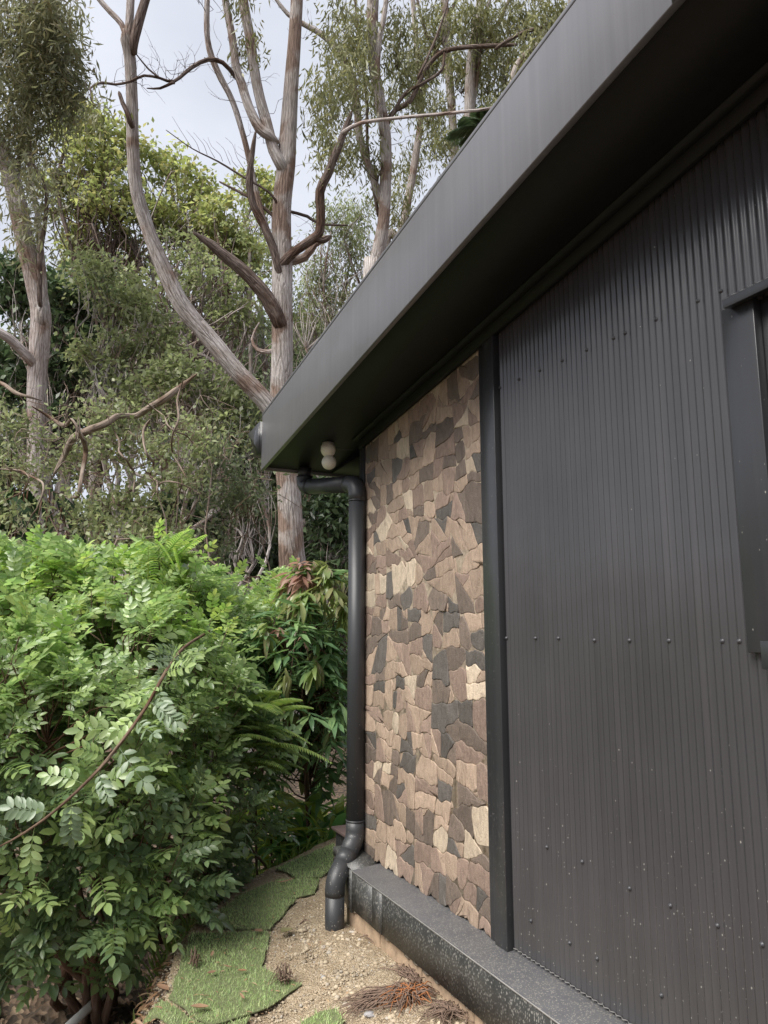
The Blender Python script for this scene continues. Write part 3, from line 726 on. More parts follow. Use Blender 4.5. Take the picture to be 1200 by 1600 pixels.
for idx, (area, P, c_, s) in enumerate(cells):
    c = P.mean(0); r_ = math.sqrt(area)
    h = .0022 + .0016 * random.random(); tiltx, tiltz = random.uniform(-.05, .05), random.uniform(-.05, .05)
    n = len(P)
    def ring(ins, hh):
        d = P - c; L_ = np.linalg.norm(d, axis=1)[:, None]; q = c + d * np.clip((L_ - ins) / L_, .1, 1)
        xx = WX - .006 - hh - (q[:, 0] - c[0]) * tiltx * (hh > 0) - (q[:, 1] - c[1]) * tiltz * (hh > 0)
        return np.stack([xx, q[:, 0], q[:, 1]], 1)
    V = np.concatenate([ring(0, -.002), ring(.0003, h * .55), ring(.0016, h * .9), ring(min(.007, r_ * .15), h), [[WX - .006 - h * (1.0 + .1 * random.random()), c[0], c[1]]]])
    F4 = [(a * n + j, a * n + (j + 1) % n, (a + 1) * n + (j + 1) % n, (a + 1) * n + j) for a in range(3) for j in range(n)]
    F3 = [(3 * n + j, 3 * n + (j + 1) % n, 4 * n) for j in range(n)]
    if idx < 296:
        me = mesh_of('stone', V - np.array([WX, c[0], c[1]]), [np.array(F3), np.array(F4)], smooth=False)
        o = link('stone', me, SM[c_], clad); o.location = np.array([WX, c[0], c[1]]) - pw
    else:
        base = small.n; small.add(V, F4); small.more(F3, base)
if small.n: small.build('small_stones', M['st_tan'], clad, kind='stuff')
print('stones', len(cells))

# ------------------------------------------------------------------ downpipe
dp = thing('downpipe', 'black round plastic downpipe with elbows running down the house corner', 'downpipe', (1.39, 3.61, .1))
R0 = .046
def bend(P, Rr_=.06, n=6):
    """round the corners of a polyline"""
    P = [np.array(p, float) for p in P]; o = [P[0]]
    for i in range(1, len(P) - 1):
        a = P[i] + (P[i - 1] - P[i]) / np.linalg.norm(P[i - 1] - P[i]) * Rr_; b = P[i] + (P[i + 1] - P[i]) / np.linalg.norm(P[i + 1] - P[i]) * Rr_
        for t in np.linspace(0, 1, n): o.append((1 - t) ** 2 * a + 2 * t * (1 - t) * P[i] + t * t * b)
    o.append(P[-1]); return o
def pp(name, P, r=R0, seg=24, rr=.06):
    mb = MB(); Q = bend(P, rr) if len(P) > 2 else P
    tube(mb, Q, [r] * len(Q), seg=seg, straight=True); return mb.build(name, M['pipe'], dp, smooth=True)
UPX, UPY = 1.545, 3.735
A0 = np.array((1.425, 4.28, 2.56)); A1 = np.array((1.425, 4.28, 2.445)); A2 = np.array((UPX, UPY, 2.372)); A3 = np.array((UPX, UPY, 2.25))
B0 = np.array((UPX, UPY, .60)); B1 = np.array((UPX, UPY, .545)); B2 = np.array((1.39, 3.61, .395)); B3 = np.array((1.39, 3.61, .33))
def lerp(a, b, t): return a + (b - a) * t
pp('outlet', [A0, A1 + (0, 0, .06)], .042)
pp('elbow', [A1 + (0, 0, .062), A1, lerp(A1, A2, .12)], .049, rr=.05)
pp('crossover_pipe', [lerp(A1, A2, .10), lerp(A1, A2, .88)])
pp('elbow', [lerp(A1, A2, .85), A2, A3 + (0, 0, .03)], .049, rr=.06)
pp('vertical_pipe', [A3 + (0, 0, .05), B0 + (0, 0, -.02)])
pp('elbow', [B0 + (0, 0, .03), B1, lerp(B1, B2, .42)], .0475, rr=.04)
pp('coupling', [lerp(B1, B2, .38), lerp(B1, B2, .64)], .0485)
pp('elbow', [lerp(B1, B2, .60), B2, B3 + (0, 0, .0)], .0475, rr=.04)
pp('outfall_pipe', [B3 + (0, 0, .02), np.array((1.39, 3.61, .06))])
for z in (2.248 + .03, .63 ):   # collar rings
    mb = MB(); tube(mb, [(UPX, UPY, z - .003), (UPX, UPY, z + .004)], [.0495, .0495], seg=24, straight=True); mb.build('collar', M['pipe'], dp, smooth=True)

# ------------------------------------------------------------------ security lamp under the soffit
lc = at(513, 716, 4.25)
lx, ly = 1.42, 3.86; lz = soffz(ly)
lamp = thing('eave_lamp', 'small white double-globe lamp fixed under the dark soffit', 'lamp', (lx, ly, lz))
def lathe(prof, cx_, cy_, seg=24):
    mb = MB(); a = np.linspace(0, 2 * np.pi, seg, endpoint=False); n = len(prof)
    V = np.array([(cx_ + r * math.cos(t), cy_ + r * math.sin(t), z) for r, z in prof for t in a])
    F = [(i * seg + j, i * seg + (j + 1) % seg, (i + 1) * seg + (j + 1) % seg, (i + 1) * seg + j) for i in range(n - 1) for j in range(seg)]
    return mb.add(V, F)
lathe([(.0, lz + .0), (.034, lz - .001), (.036, lz - .016), (.040, lz - .018), (.042, lz - .045), (.036, lz - .062), (.026, lz - .074), (.018, lz - .08), (0, lz - .081)], lx, ly).build('lamp_base', M['white'], lamp, smooth=True)
g = [(0.041 * math.sin(t), lz - .112 + .041 * math.cos(t)) for t in np.linspace(.05, math.pi, 16)]
lathe(g, lx + .004, ly - .004).build('globe', M['white'], lamp, smooth=True)
mb = MB(); tube(mb, [(lx + .035, ly, lz - .02), (lx + .08, ly - .03, lz - .035), (WX - .02, ly - .04, lz - .035)], [.0022] * 3, seg=5, step=.03)
mb.build('cable', M['pipe'], lamp)

# ------------------------------------------------------------------ low ribbed plinth of the side return behind the corner
bx = thing('return_plinth', 'low ribbed dark metal plinth with brown cap behind the downpipe', 'box', (1.80, 4.1, .1))
mb = MB(); yy = np.arange(3.86, 4.33, .004); x = 1.672 - .004 * np.cos(2 * np.pi * yy / .033); n = len(yy)
V = np.concatenate([np.stack([x, yy, np.full(n, .05)], 1), np.stack([x, yy, np.full(n, .445)], 1)]); k = np.arange(n - 1); mb.add(V, np.stack([k, k + n, k + n + 1, k + 1], 1))
mb.box(1.678, 2.6, 3.86, 4.33, .0, .444); mb.build('ribbed_side', M['trim'], bx)
MB().box(1.645, 2.62, 3.84, 4.345, .4455, .462).build('cap', M['brown'], bx, bevel=.003)

# ------------------------------------------------------------------ artificial turf pieces
def ground_px(px, py):
    z = .1
    for _ in range(6):
        p = onz(px, py, z); z = Hp(p[0], p[1])
    return p
def inside(P, poly):
    x, y = P[:, 0], P[:, 1]; r = np.zeros(len(P), bool); n = len(poly)
    for i in range(n):
        x1, y1 = poly[i]; x2, y2 = poly[(i + 1) % n]
        c = ((y1 > y) != (y2 > y)) & (x < (x2 - x1) * (y - y1) / (y2 - y1 + 1e-12) + x1); r ^= c
    return r
def turf(label, pts, lift, dens=17000, world=None):
    poly = [tuple(ground_px(*p)[:2]) for p in pts] if world is None else world
    # irregular cut edge
    Q = []
    for i in range(len(poly)):
        p, q = np.array(poly[i]), np.array(poly[(i + 1) % len(poly)]); k = max(1, int(np.linalg.norm(q - p) / .05))
        for t in range(k):
            c = p + (q - p) * t / k; s = .016
            Q.append((c[0] + s * noise.noise(Vector((c[0] * 9, c[1] * 9, 0))), c[1] + s * noise.noise(Vector((c[0] * 9, c[1] * 9, 8)))))
    poly = Q
    A = np.array(poly); c = A.mean(0)
    t = thing('turf_piece', label, 'artificial turf', (c[0], c[1], Hp(*c)), 'pieces of artificial turf laid on the gravel')
    import bmesh
    bm = bmesh.new(); vs = [bm.verts.new((p[0] - c[0], p[1] - c[1], 0)) for p in poly]
    f = bm.faces.new(vs); bmesh.ops.triangulate(bm, faces=[f])
    for _ in range(3): bmesh.ops.subdivide_edges(bm, edges=[e for e in bm.edges if e.calc_length() > .06], cuts=1, use_grid_fill=True)
    bmesh.ops.triangulate(bm, faces=bm.faces)
    z0 = Hp(*c)
    for v in bm.verts:
        v.co.z = Hp(v.co.x + c[0], v.co.y + c[1]) + lift * .5 + .008 - z0
    r = bmesh.ops.extrude_face_region(bm, geom=list(bm.faces)); 
    for g in r['geom']:
        if isinstance(g, bmesh.types.BMVert): g.co.z += .004
    me = bpy.data.meshes.new('backing'); bm.to_mesh(me); bm.free(); link('backing', me, M['turf_base'], t)
    lo, hi = A.min(0), A.max(0); n = int(dens * (hi - lo).prod())
    P = RNG.uniform(lo, hi, (n, 2)); P = P[inside(P, poly)]; n = len(P); P = P + RNG.normal(size=P.shape) * .006
    z = Tn(P[:, 0], P[:, 1]) + .014 + lift * .5 + .010
    pos = np.stack([P[:, 0], P[:, 1], z], 1)
    ax = runit(n) * .9; ax[:, 2] = np.abs(ax[:, 2]) + .75
    mb = MB(); V = np.array([(-.5, 0, 0), (.5, 0, 0), (.12, 1, 0)]); 
    inst(mb, (V, np.array([(0, 1, 2)])), pos, ax, runit(n), RNG.uniform(.009, .026, n), RNG.uniform(.0018, .0032, n))
    mb.build('blades', M['grass'], t, kind='stuff')
    return t
turf('far piece of green turf beside the downpipe foot, farthest along the path', [(432, 1362), (470, 1343), (522, 1322), (519, 1362), (500, 1374), (470, 1377)], .010)
turf('second farthest strip of green turf, above the long seam', [(366, 1407), (440, 1378), (498, 1377), (492, 1401), (462, 1407), (400, 1412)], .006)
turf('middle piece of green turf tapering left under the shrubs', [(306, 1447), (366, 1411), (462, 1410), (446, 1430), (424, 1457), (350, 1455)], .010)
turf('large piece of green turf in front with a pointed right corner', [(298, 1463), (350, 1461), (420, 1460), (421, 1475), (408, 1516), (436, 1530), (470, 1545), (400, 1588), (330, 1610), (262, 1566)], .006)
turf('turf piece at the lower left edge of the path below the dark seam', [(262, 1573), (330, 1617), (396, 1594), (372, 1625), (330, 1700), (170, 1700)], .010)
turf('small corner of green turf at the bottom middle on the gravel', [(472, 1603), (500, 1588), (524, 1583), (536, 1600), (520, 1700), (430, 1700)], .006)

# ------------------------------------------------------------------ pebbles
def pebbles(n, lo, hi, s0, s1, name, m_, seed):
    rs = np.random.default_rng(seed); mb = MB()
    a = (1 + 5 ** .5) / 2
    V = np.array([(-1, a, 0), (1, a, 0), (-1, -a, 0), (1, -a, 0), (0, -1, a), (0, 1, a), (0, -1, -a), (0, 1, -a), (a, 0, -1), (a, 0, 1), (-a, 0, -1), (-a, 0, 1)]) / 1.9
    F = np.array([(0, 11, 5), (0, 5, 1), (0, 1, 7), (0, 7, 10), (0, 10, 11), (1, 5, 9), (5, 11, 4), (11, 10, 2), (10, 7, 6), (7, 1, 8), (3, 9, 4), (3, 4, 2), (3, 2, 6), (3, 6, 8), (3, 8, 9), (4, 9, 5), (2, 4, 11), (6, 2, 10), (8, 6, 7), (9, 8, 1)])
    P = rs.uniform(lo, hi, (n, 2)); e = np.interp(P[:, 1], EDGE[:, 0], EDGE[:, 1])
    P = P[(P[:, 0] > e - .2)]; n = len(P)
    s = s0 + (s1 - s0) * rs.random(n) ** 3
    ang = rs.uniform(0, 6.28, n); ca, sa = np.cos(ang), np.sin(ang)
    K = V[None] * (1 + .35 * (rs.random((n, 12, 1)) - .5)) * (s[:, None, None] * np.stack([np.ones(n), rs.uniform(.6, 1, n), rs.uniform(.4, .8, n)], 1)[:, None])
    Kx = K[..., 0] * ca[:, None] - K[..., 1] * sa[:, None]; Ky = K[..., 0] * sa[:, None] + K[..., 1] * ca[:, None]
    K = np.stack([Kx + P[:, :1], Ky + P[:, 1:], K[..., 2] + (Tn(P[:, 0], P[:, 1]) + .014 + s * .15)[:, None]], -1)
    mb.add(K.reshape(-1, 3), (F.ravel()[None] + (np.arange(n) * 12)[:, None]).reshape(-1, 3))
    o = mb.build(name, m_, kind='stuff'); return o
gm = leaf_mat('pebble', [(.24, .20, .15), (.38, .31, .22), (.44, .37, .27), (.33, .27, .19), (.36, .33, .29)], .9, 0, .2)
o = pebbles(22000, (.3, 1.5), (1.47, 5.6), .002, .009, 'gravel', gm, 1); tag(o, 'loose pale crushed gravel and grit scattered on the path', 'gravel', kind='stuff')
o = pebbles(1500, (1.15, 1.6), (1.46, 3.75), .004, .016, 'rubble', gm, 2); tag(o, 'coarser pale rubble heaped along the foot of the block plinth', 'rubble', kind='stuff')

# ------------------------------------------------------------------ single stones, leaves and fronds on the ground
def rockmesh(seed):
    import bmesh
    bm = bmesh.new(); bmesh.ops.create_icosphere(bm, subdivisions=2, radius=1)
    for v in bm.verts: v.co *= 1 + .35 * noise.noise(v.co * 1.3 + Vector((seed, 0, 0))); v.co.z *= .6
    me = bpy.data.meshes.new('stone'); bm.to_mesh(me); bm.free(); me.materials.append(M['rock']); return me
rk = [rockmesh(i) for i in range(3)]
for i, (px, py, s, lb) in enumerate([(578, 1588, .022, 'pale grey stone beside the orange palm debris at the bottom'), (566, 1580, .013, 'small blue-grey stone next to the pale stone at the bottom'),
        (281, 1567, .014, 'pale pebble in the dark turf seam at the lower left'), (260, 1578, .013, 'rounded grey stone below the seam on the bank edge'),
        (505, 1528, .012, 'small dark grey stone in the middle of the gravel')]):
    p = ground_px(px, py); o = link('stone', rk[i % 3]); o.location = (p[0], p[1], Hp(p[0], p[1]) + s * .3); o.scale = (s, s * .8, s * .8); o.rotation_euler = (0, 0, i * 1.1)
    tag(o, lb, 'stone', 'loose stones on the path')
def dryleaf(px, py, L_, W_, rot, label, lift=.032, m_=None):
    p = ground_px(px, py); mb = MB(); n = 7
    V, F = [], []
    for i in range(n):
        t = i / (n - 1); ww = W_ * math.sin(math.pi * min(1, t * .97 + .02)) ** .8
        zc = .35 * L_ * (t - .5) ** 2
        V += [((-ww), (t - .5) * L_, zc + ww * .5), (0, (t - .5) * L_, zc), (ww, (t - .5) * L_, zc + ww * .4)]
    for i in range(n - 1):
        a = i * 3; F += [(a, a + 1, a + 4, a + 3), (a + 1, a + 2, a + 5, a + 4)]
    o = link('fallen_leaf', mesh_of('fallen_leaf', np.array(V), [np.array(F)], smooth=True), m_ or M['dry'])
    o.location = (p[0], p[1], Hp(p[0], p[1]) + lift); o.rotation_euler = (random.uniform(-.15, .15), random.uniform(-.15, .15), rot)
    tag(o, label, 'fallen leaf', 'dry leaves fallen on the turf and gravel'); return o
dryleaf(404, 1467, .075, .017, .2, 'tan curled leaf on the turf edge beside the gravel')
dryleaf(311, 1589, .07, .02, 1.4, 'rust brown leaf on the turf at the bottom edge')
dryleaf(253, 1558, .075, .022, .5, 'orange brown leaf on the bank left of the turf')
dryleaf(331, 1503, .05, .007, -.4, 'narrow pale leaf in the middle of the large turf piece')
dryleaf(355, 1523, .05, .007, .7, 'narrow straw leaf right of centre on the large turf')
dryleaf(378, 1530, .04, .012, 1.2, 'small brown leaf near the pointed corner of the turf')
dryleaf(330, 1533, .045, .012, 1.9, 'brown leaf at the lower middle of the large turf')
dryleaf(447, 1463, .075, .03, 2.2, 'broad olive leaf lying flat on the gravel', .02, leaf_mat('olive_dry', [(.17, .16, .07), (.22, .2, .1)], .6, .1))
dryleaf(378, 1571, .05, .006, .1, 'straw-coloured sliver near the front turf edge')
dryleaf(445, 1387, .11, .009, 1.5, 'long pale strap leaf across the second farthest turf strip')
def frond_clump(name, label, px, py, strands, m_list, r, cat='palm debris', seed=0, spread=2 * math.pi, dir0=0, lift=.015):
    rs = random.Random(seed); p = ground_px(px, py); base = Hp(p[0], p[1])
    t = thing(name, label, cat, (p[0], p[1], base))
    bs = [MB() for _ in m_list]
    for i in range(strands):
        k = rs.choices(range(len(m_list)), weights=[m[1] for m in m_list])[0]
        a = dir0 + rs.uniform(-spread / 2, spread / 2); L_ = r * rs.uniform(.4, 1)
        c = np.array([p[0] + rs.gauss(0, r * .16), p[1] + rs.gauss(0, r * .16)])
        q = [c, c + .5 * L_ * np.array([math.cos(a), math.sin(a)]), c + L_ * np.array([math.cos(a + rs.uniform(-.5, .5)), math.sin(a + rs.uniform(-.5, .5))])]
        hs = [lift * rs.uniform(.5, 1.4), lift * rs.uniform(.8, 2.4), lift * rs.uniform(.2, 1.2)]
        P3 = [(v[0], v[1], Hp(v[0], v[1]) + h) for v, h in zip(q, hs)]
        tube(bs[k], P3, [.0028, .0022, .0009], seg=4, step=.03)
    for b, m in zip(bs, m_list):
        if b.n: b.build(m[2], m[0], t, kind='stuff')
    return t
frond_clump('palm_debris', 'rust orange tuft of palm flower fibres with brown strands on the gravel', 640, 1562, 260, [(M['rust'], 1.5, 'orange_fibres'), (M['dry_frond'], 3, 'brown_strands')], .12, seed=1, lift=.02)
frond_clump('palm_debris', 'long grey-brown dried frond lying left of the orange tuft', 618, 1560, 90, [(M['dry_frond'], 1, 'strands')], .20, seed=2, spread=.45, dir0=2.9)
frond_clump('palm_debris', 'loose brown dried strands above the orange tuft near the blocks', 652, 1535, 90, [(M['dry_frond'], 1, 'strands')], .17, seed=3, spread=1.4, dir0=1.3)
frond_clump('palm_debris', 'brown dried strands at the bottom below the orange tuft', 700, 1588, 80, [(M['dry_frond'], 1, 'strands')], .13, seed=4)
frond_clump('palm_debris', 'reddish brown litter against the blocks right of the downpipe', 585, 1468, 60, [(M['dry_frond'], 3, 'strands'), (M['rust'], 1, 'orange_strands')], .11, seed=5, spread=1.5, dir0=-1.1)
frond_clump('conifer_twig', 'dry grey-brown twig with needles at the pointed turf corner', 447, 1547, 26, [(M['dry_frond'], 1, 'needles')], .08, 'twig', seed=6, spread=1.2, dir0=1.6, lift=.04)
frond_clump('conifer_twig', 'dry grey twig on the left half of the large turf', 302, 1520, 18, [(M['dry_frond'], 1, 'needles')], .07, 'twig', seed=7, spread=.6, dir0=1.3, lift=.042)
frond_clump('twig', 'thin dark stick on the gravel above the olive leaf', 468, 1447, 2, [(M['dry_frond'], 1, 'stick')], .10, 'twig', seed=8, spread=.2, dir0=-.3)
# litter on the bank
mb = MB(); n = 2600
Yb = RNG.uniform(2.6, 5.6, n); Xb = np.interp(Yb, EDGE[:, 0], EDGE[:, 1]) - RNG.gamma(2, .16, n) + .02
pos = np.stack([Xb, Yb, Tn(Xb, Yb) + .008], 1); ax = runit(n); ax[:, 2] *= .3; nr = runit(n) * .5; nr[:, 2] += 1
inst(mb, T_LEAF, pos, ax, nr, RNG.uniform(.02, .07, n), RNG.uniform(.008, .025, n))
o = mb.build('leaf_litter', M['dry'], kind='stuff'); tag(o, 'brown dry leaf litter covering the bank under the shrubs', 'leaf litter', kind='stuff')

mb = MB(); n = 260
Yb = RNG.uniform(2.9, 5.2, n); Xb = np.interp(Yb, EDGE[:, 0], EDGE[:, 1]) + RNG.random(n) ** 1.4 * .8
k_ = Xb < 1.42; Xb, Yb = Xb[k_], Yb[k_]; n = len(Xb)
pos = np.stack([Xb, Yb, Tn(Xb, Yb) + .036], 1); ax = runit(n); ax[:, 2] *= .15; nr = runit(n) * .3; nr[:, 2] += 1
inst(mb, T_LEAF, pos, ax, nr, RNG.uniform(.008, .035, n), RNG.uniform(.003, .008, n))
o = mb.build('dry_bits', M['dry'], kind='stuff'); tag(o, 'tiny dry leaf bits and chips strewn over turf and gravel', 'leaf litter', kind='stuff')
# pavers and a white pipe glimpsed low at the left
pav = link('paving', mesh_of('paving', [(-1.6, 3.3, -.452), (-.05, 3.3, -.452), (-.05, 6.0, -.452), (-1.6, 6.0, -.452)], [[(0, 1, 2, 3)]]), M['mortar'], kind='structure')
pvm = MB().box(-.098, .098, -.048, .048, 0, .03); pv0 = None
for i in range(10):
    for j in range(24):
        x_, y_ = -1.48 + i * .205 + (.1 if j % 2 else 0), 3.36 + j * .105
        if x_ > -.12 + .05 * math.sin(j): continue
        if pv0 is None:
            pv0 = pvm.build('paver', M['paver'], bevel=.004); o = pv0
        else: o = pv0.copy(); col.objects.link(o)
        o.parent = pav; o.location = (x_, y_, -.45 + random.uniform(-.001, .002))
p = onz(130, 1590, -.36)
mb = MB(); tube(mb, [p + (-.16, -.12, -.04), p + (.10, .10, .05)], [.022, .022], seg=14, straight=True)
tag(mb.build('plastic_pipe', M['pvc'], smooth=True), 'short white plastic pipe lying under the shrub at the bottom left', 'pipe')


# ================================================================== VEGETATION
# ---- foliage builders
def euca_leaves(mb, C, Rad, ncl, per, size, droop=1.0, wid=.17, spread=.35, shell=.45):
    """clusters of narrow hanging leaves filling an ellipsoid"""
    u = runit(ncl) * (RNG.random(ncl)[:, None] ** shell); cc = np.asarray(C) + u * np.asarray(Rad)
    n = ncl * per; rr = np.repeat(RNG.uniform(.6, 1.3, ncl), per)[:, None]
    off = RNG.normal(size=(n, 3)) * spread * rr * np.array([.75, .75, 1.25]) * .5
    pos = np.repeat(cc, per, 0) + off
    ax = runit(n); ax[:, 2] -= droop * 1.3
    inst(mb, T_FAR, pos, ax, runit(n), size * RNG.uniform(.6, 1.25, n), size * wid * RNG.uniform(.7, 1.3, n))
    return cc
def broad_leaves(mb, C, Rad, ncl, per, size, wid=.5, spread=.3, shell=.4, T=None, flat=.8):
    u = runit(ncl) * (RNG.random(ncl)[:, None] ** shell); cc = np.asarray(C) + u * np.asarray(Rad)
    n = ncl * per; rr = np.repeat(RNG.uniform(.6, 1.4, ncl), per)[:, None]
    off = RNG.normal(size=(n, 3)) * spread * rr * .5 * np.array([1, 1, .6])
    pos = np.repeat(cc, per, 0) + off
    ax = runit(n); ax[:, 2] -= .35
    nr = runit(n) * flat; nr[:, 2] += 1
    inst(mb, T or T_FAR, pos, ax, nr, size * RNG.uniform(.6, 1.3, n), size * wid * RNG.uniform(.7, 1.3, n))
    return cc
def px_tube(mb, pts, d, seg=10, step=.12, rough=.06, dz=None, seed=0):
    """pts: (px, py, width in px); d depth, or a list of depths"""
    ds = d if hasattr(d, '__len__') else [d] * len(pts)
    P = [at(p[0], p[1], dd) for p, dd in zip(pts, ds)]; Rr = [max(.003, p[2] * dd / FPX / 2) for p, dd in zip(pts, ds)]
    return tube(mb, P, Rr, seg=seg, step=step, rough=rough, seed=seed)
def limb(t, pts, d, m_, seg=10, name='limb', rough=.07, seed=0):
    mb = MB(); ds = list(d) if hasattr(d, '__len__') else [d] * len(pts)
    P = [at(p[0], p[1], q) for p, q in zip(pts, ds)]; Rr = [max(.003, p[2] * q / FPX / 2) for p, q in zip(pts, ds)]
    a = P[0] - (P[1] - P[0]) / np.linalg.norm(P[1] - P[0]) * Rr[0] * 1.6 + _F * Rr[0] * 1.3
    e = P[-1] + (P[-1] - P[-2]) / np.linalg.norm(P[-1] - P[-2]) * Rr[-1] * 1.5
    r = tube(mb, [a] + P + [e], [Rr[0] * .7] + Rr + [Rr[-1] * .35], seg=seg, step=.12, rough=rough, seed=seed); mb.build(name, m_, t, smooth=True); return r
def crooked(mb, a, b, r0, r1, seg=5, wig=.12, n=5):
    a, b = np.asarray(a, float), np.asarray(b, float); L_ = np.linalg.norm(b - a)
    P = [a + (b - a) * t + (RNG.normal(size=3) * wig * L_ * math.sin(math.pi * t)) for t in np.linspace(0, 1, n)]
    tube(mb, P, np.linspace(r0, r1, n), seg=seg, step=max(.08, L_ / 14), rough=0, cap=False)
    return P
def twigs_at(mb, P, n, L_, r=.006, seg=3, up=.2):
    """fine bare twigs growing off a limb path"""
    for _ in range(n):
        i = RNG.integers(0, len(P)); a = P[i]; d = runit(1)[0]; d[2] = abs(d[2]) * .5 + up; d /= np.linalg.norm(d)
        b = a + d * L_ * RNG.uniform(.4, 1)
        Q = crooked(mb, a, b, r, r * .3, seg, .12, 4)
        for _ in range(2):
            c = Q[RNG.integers(1, 4)]; crooked(mb, c, c + (d + runit(1)[0] * .8) * L_ * .35, r * .5, r * .2, 3, .1, 3)

# ---- the big forked gum in the middle
g1 = at(457, 1000, 12.2); gz = float(Tn(g1[0], g1[1]))
gum = thing('gum_tree', 'tall pinkish-grey gum tree behind the eave corner with a long limb sweeping left', 'tree', (g1[0], g1[1], gz))
D = 12.2
base_py = 800 + FPX * 0
mb = MB()
P = [np.array([g1[0], g1[1], gz - .2])] + [at(x, y, D) for x, y, _ in ((458, 930, 0), (455, 850, 0), (451, 760, 0), (440, 660, 0), (441, 540, 0), (441, 430, 0), (440, 330, 0), (447, 255, 0), (454, 150, 0), (461, 50, 0), (466, -60, 0), (470, -260, 0))]
Rr = np.array([58, 42, 39, 37, 37, 33, 32, 29, 29, 23, 20, 18, 10]) * D / FPX / 2
trP, _ = tube(mb, P, Rr, seg=20, step=.09, rough=.06)
mb.build('trunk', M['bark'], gum, smooth=True)
l1, _ = limb(gum, [(440, 668, 27), (415, 628, 29), (370, 580, 28), (320, 520, 27), (285, 478, 27), (256, 420, 25), (232, 360, 21), (214, 300, 20), (208, 240, 19), (206, 150, 18), (203, 90, 18), (198, 62, 20)],
     np.linspace(12.15, 11.2, 12), M['bark'], 14, seed=3)
limb(gum, [(200, 68, 12), (190, 38, 9), (160, 5, 8), (110, -60, 7)], 11.2, M['bark'], 8, seed=4)
limb(gum, [(200, 66, 13), (203, 20, 13), (205, -50, 12), (200, -200, 9)], 11.2, M['bark'], 8, seed=5)
limb(gum, [(209, 68, 14), (218, 30, 15), (232, -15, 13), (255, -90, 11)], 11.15, M['bark_dead'], 8, seed=6)
limb(gum, [(203, 190, 9), (197, 172, 8), (191, 160, 7), (187, 147, 6)], 11.25, M['bark_dead'], 7, 'stub')
limb(gum, [(437, 505, 24), (418, 466, 23), (385, 428, 20), (352, 400, 18), (327, 380, 13), (305, 365, 5)], np.linspace(12.1, 11.6, 6), M['bark_dead'], 12, 'broken_limb', .22, 2)
limb(gum, [(437, 425, 15), (428, 392, 13), (413, 355, 13), (396, 322, 12), (390, 285, 12), (394, 240, 9), (399, 209, 4)], np.linspace(12.1, 11.8, 7), M['bark_dead'], 9, 'dead_limb', .2, 8)
l4, _ = limb(gum, [(441, 412, 16), (462, 392, 14), (488, 374, 14), (500, 362, 14), (501, 330, 15), (500, 300, 15), (512, 272, 13), (527, 235, 12), (540, 200, 10), (548, 178, 6)], np.linspace(12.1, 11.7, 10), M['bark_dead'], 11, rough=.2, seed=9)
limb(gum, [(538, 206, 7), (565, 192, 6), (625, 184, 5), (700, 177, 5), (770, 168, 4), (800, 150, 4)], np.linspace(11.7, 11.2, 6), M['bark_pale'], 7)
limb(gum, [(490, 372, 10), (505, 376, 10), (512, 372, 9)], 12.0, M['bark_dead'], 8, 'stub')
limb(gum, [(452, 410, 12), (476, 402, 13), (492, 382, 10), (510, 372, 9)], 12.3, M['bark_pale'], 8)
l5, _ = limb(gum, [(440, 258, 20), (428, 235, 18), (416, 190, 17), (404, 145, 16), (396, 100, 16), (390, 55, 16), (380, 0, 15), (374, -60, 12)], np.linspace(12.1, 12.0, 8), M['bark'], 11, seed=10)
l6, _ = limb(gum, [(421, 212, 16), (405, 200, 16), (388, 165, 15), (378, 132, 14), (369, 105, 13), (363, 60, 12), (352, 0, 11), (345, -60, 8)], 12.0, M['bark'], 10, seed=11)
l7, _ = limb(gum, [(432, 400, 10), (408, 330, 9), (392, 262, 9), (381, 215, 9), (364, 160, 9), (345, 122, 10), (331, 90, 10), (324, 60, 9), (323, 20, 9), (326, -40, 7)], np.linspace(12.3, 11.9, 10), M['bark'], 9, seed=12)
l8, _ = limb(gum, [(366, 118, 7), (348, 98, 7), (325, 93, 7), (300, 105, 6), (272, 127, 5), (250, 122, 4), (225, 118, 4), (205, 127, 4), (180, 132, 4), (160, 129, 4), (141, 138, 3), (147, 165, 2)], np.linspace(12, 10.6, 12), M['bark_dead'], 7, 'dead_limb')
limb(gum, [(268, 130, 5), (250, 138, 4), (231, 138, 2)], 11.4, M['bark_dead'], 6, 'dead_twig')
limb(gum, [(250, 122, 3), (232, 108, 3), (214, 86, 2)], 11.3, M['bark_dead'], 6, 'dead_twig')
limb(gum, [(434, 320, 5), (420, 300, 4), (378, 275, 4), (340, 252, 3), (300, 232, 2), (262, 205, 1.5)], np.linspace(12.1, 11.5, 6), M['bark_dead'], 6, 'dead_twig')
limb(gum, [(430, 340, 6), (400, 315, 5), (370, 298, 4), (345, 285, 3)], np.linspace(12.3, 12.6, 4), M['bark_dead'], 6, 'dead_twig')
limb(gum, [(450, 330, 5), (480, 338, 5), (500, 350, 4), (540, 352, 3)], np.linspace(12.3, 12.8, 4), M['bark_dead'], 6, 'dead_twig')
limb(gum, [(437, 545, 9), (420, 550, 8), (402, 546, 6), (394, 530, 5), (404, 506, 3)], np.linspace(12.2, 12.5, 5), M['bark_pale'], 7, 'stub')
mb = MB()
for lp, k, ln in ((l4, 16, .9), (l5, 10, .6), (l6, 14, .7), (l7, 18, .7), (l8, 34, .45), (trP[60:], 12, .6)): twigs_at(mb, lp, k, ln)
for i in range(9):
    a = at(300 + i * 12, 232 + i * 5, 11.6); crooked(mb, a, a + np.array([-.25, 0, .35]) * RNG.uniform(.6, 1.4), .005, .002, 3, .08, 4)
mb.build('bare_twigs', M['bark_dead'], gum, kind='stuff')
mb = MB()
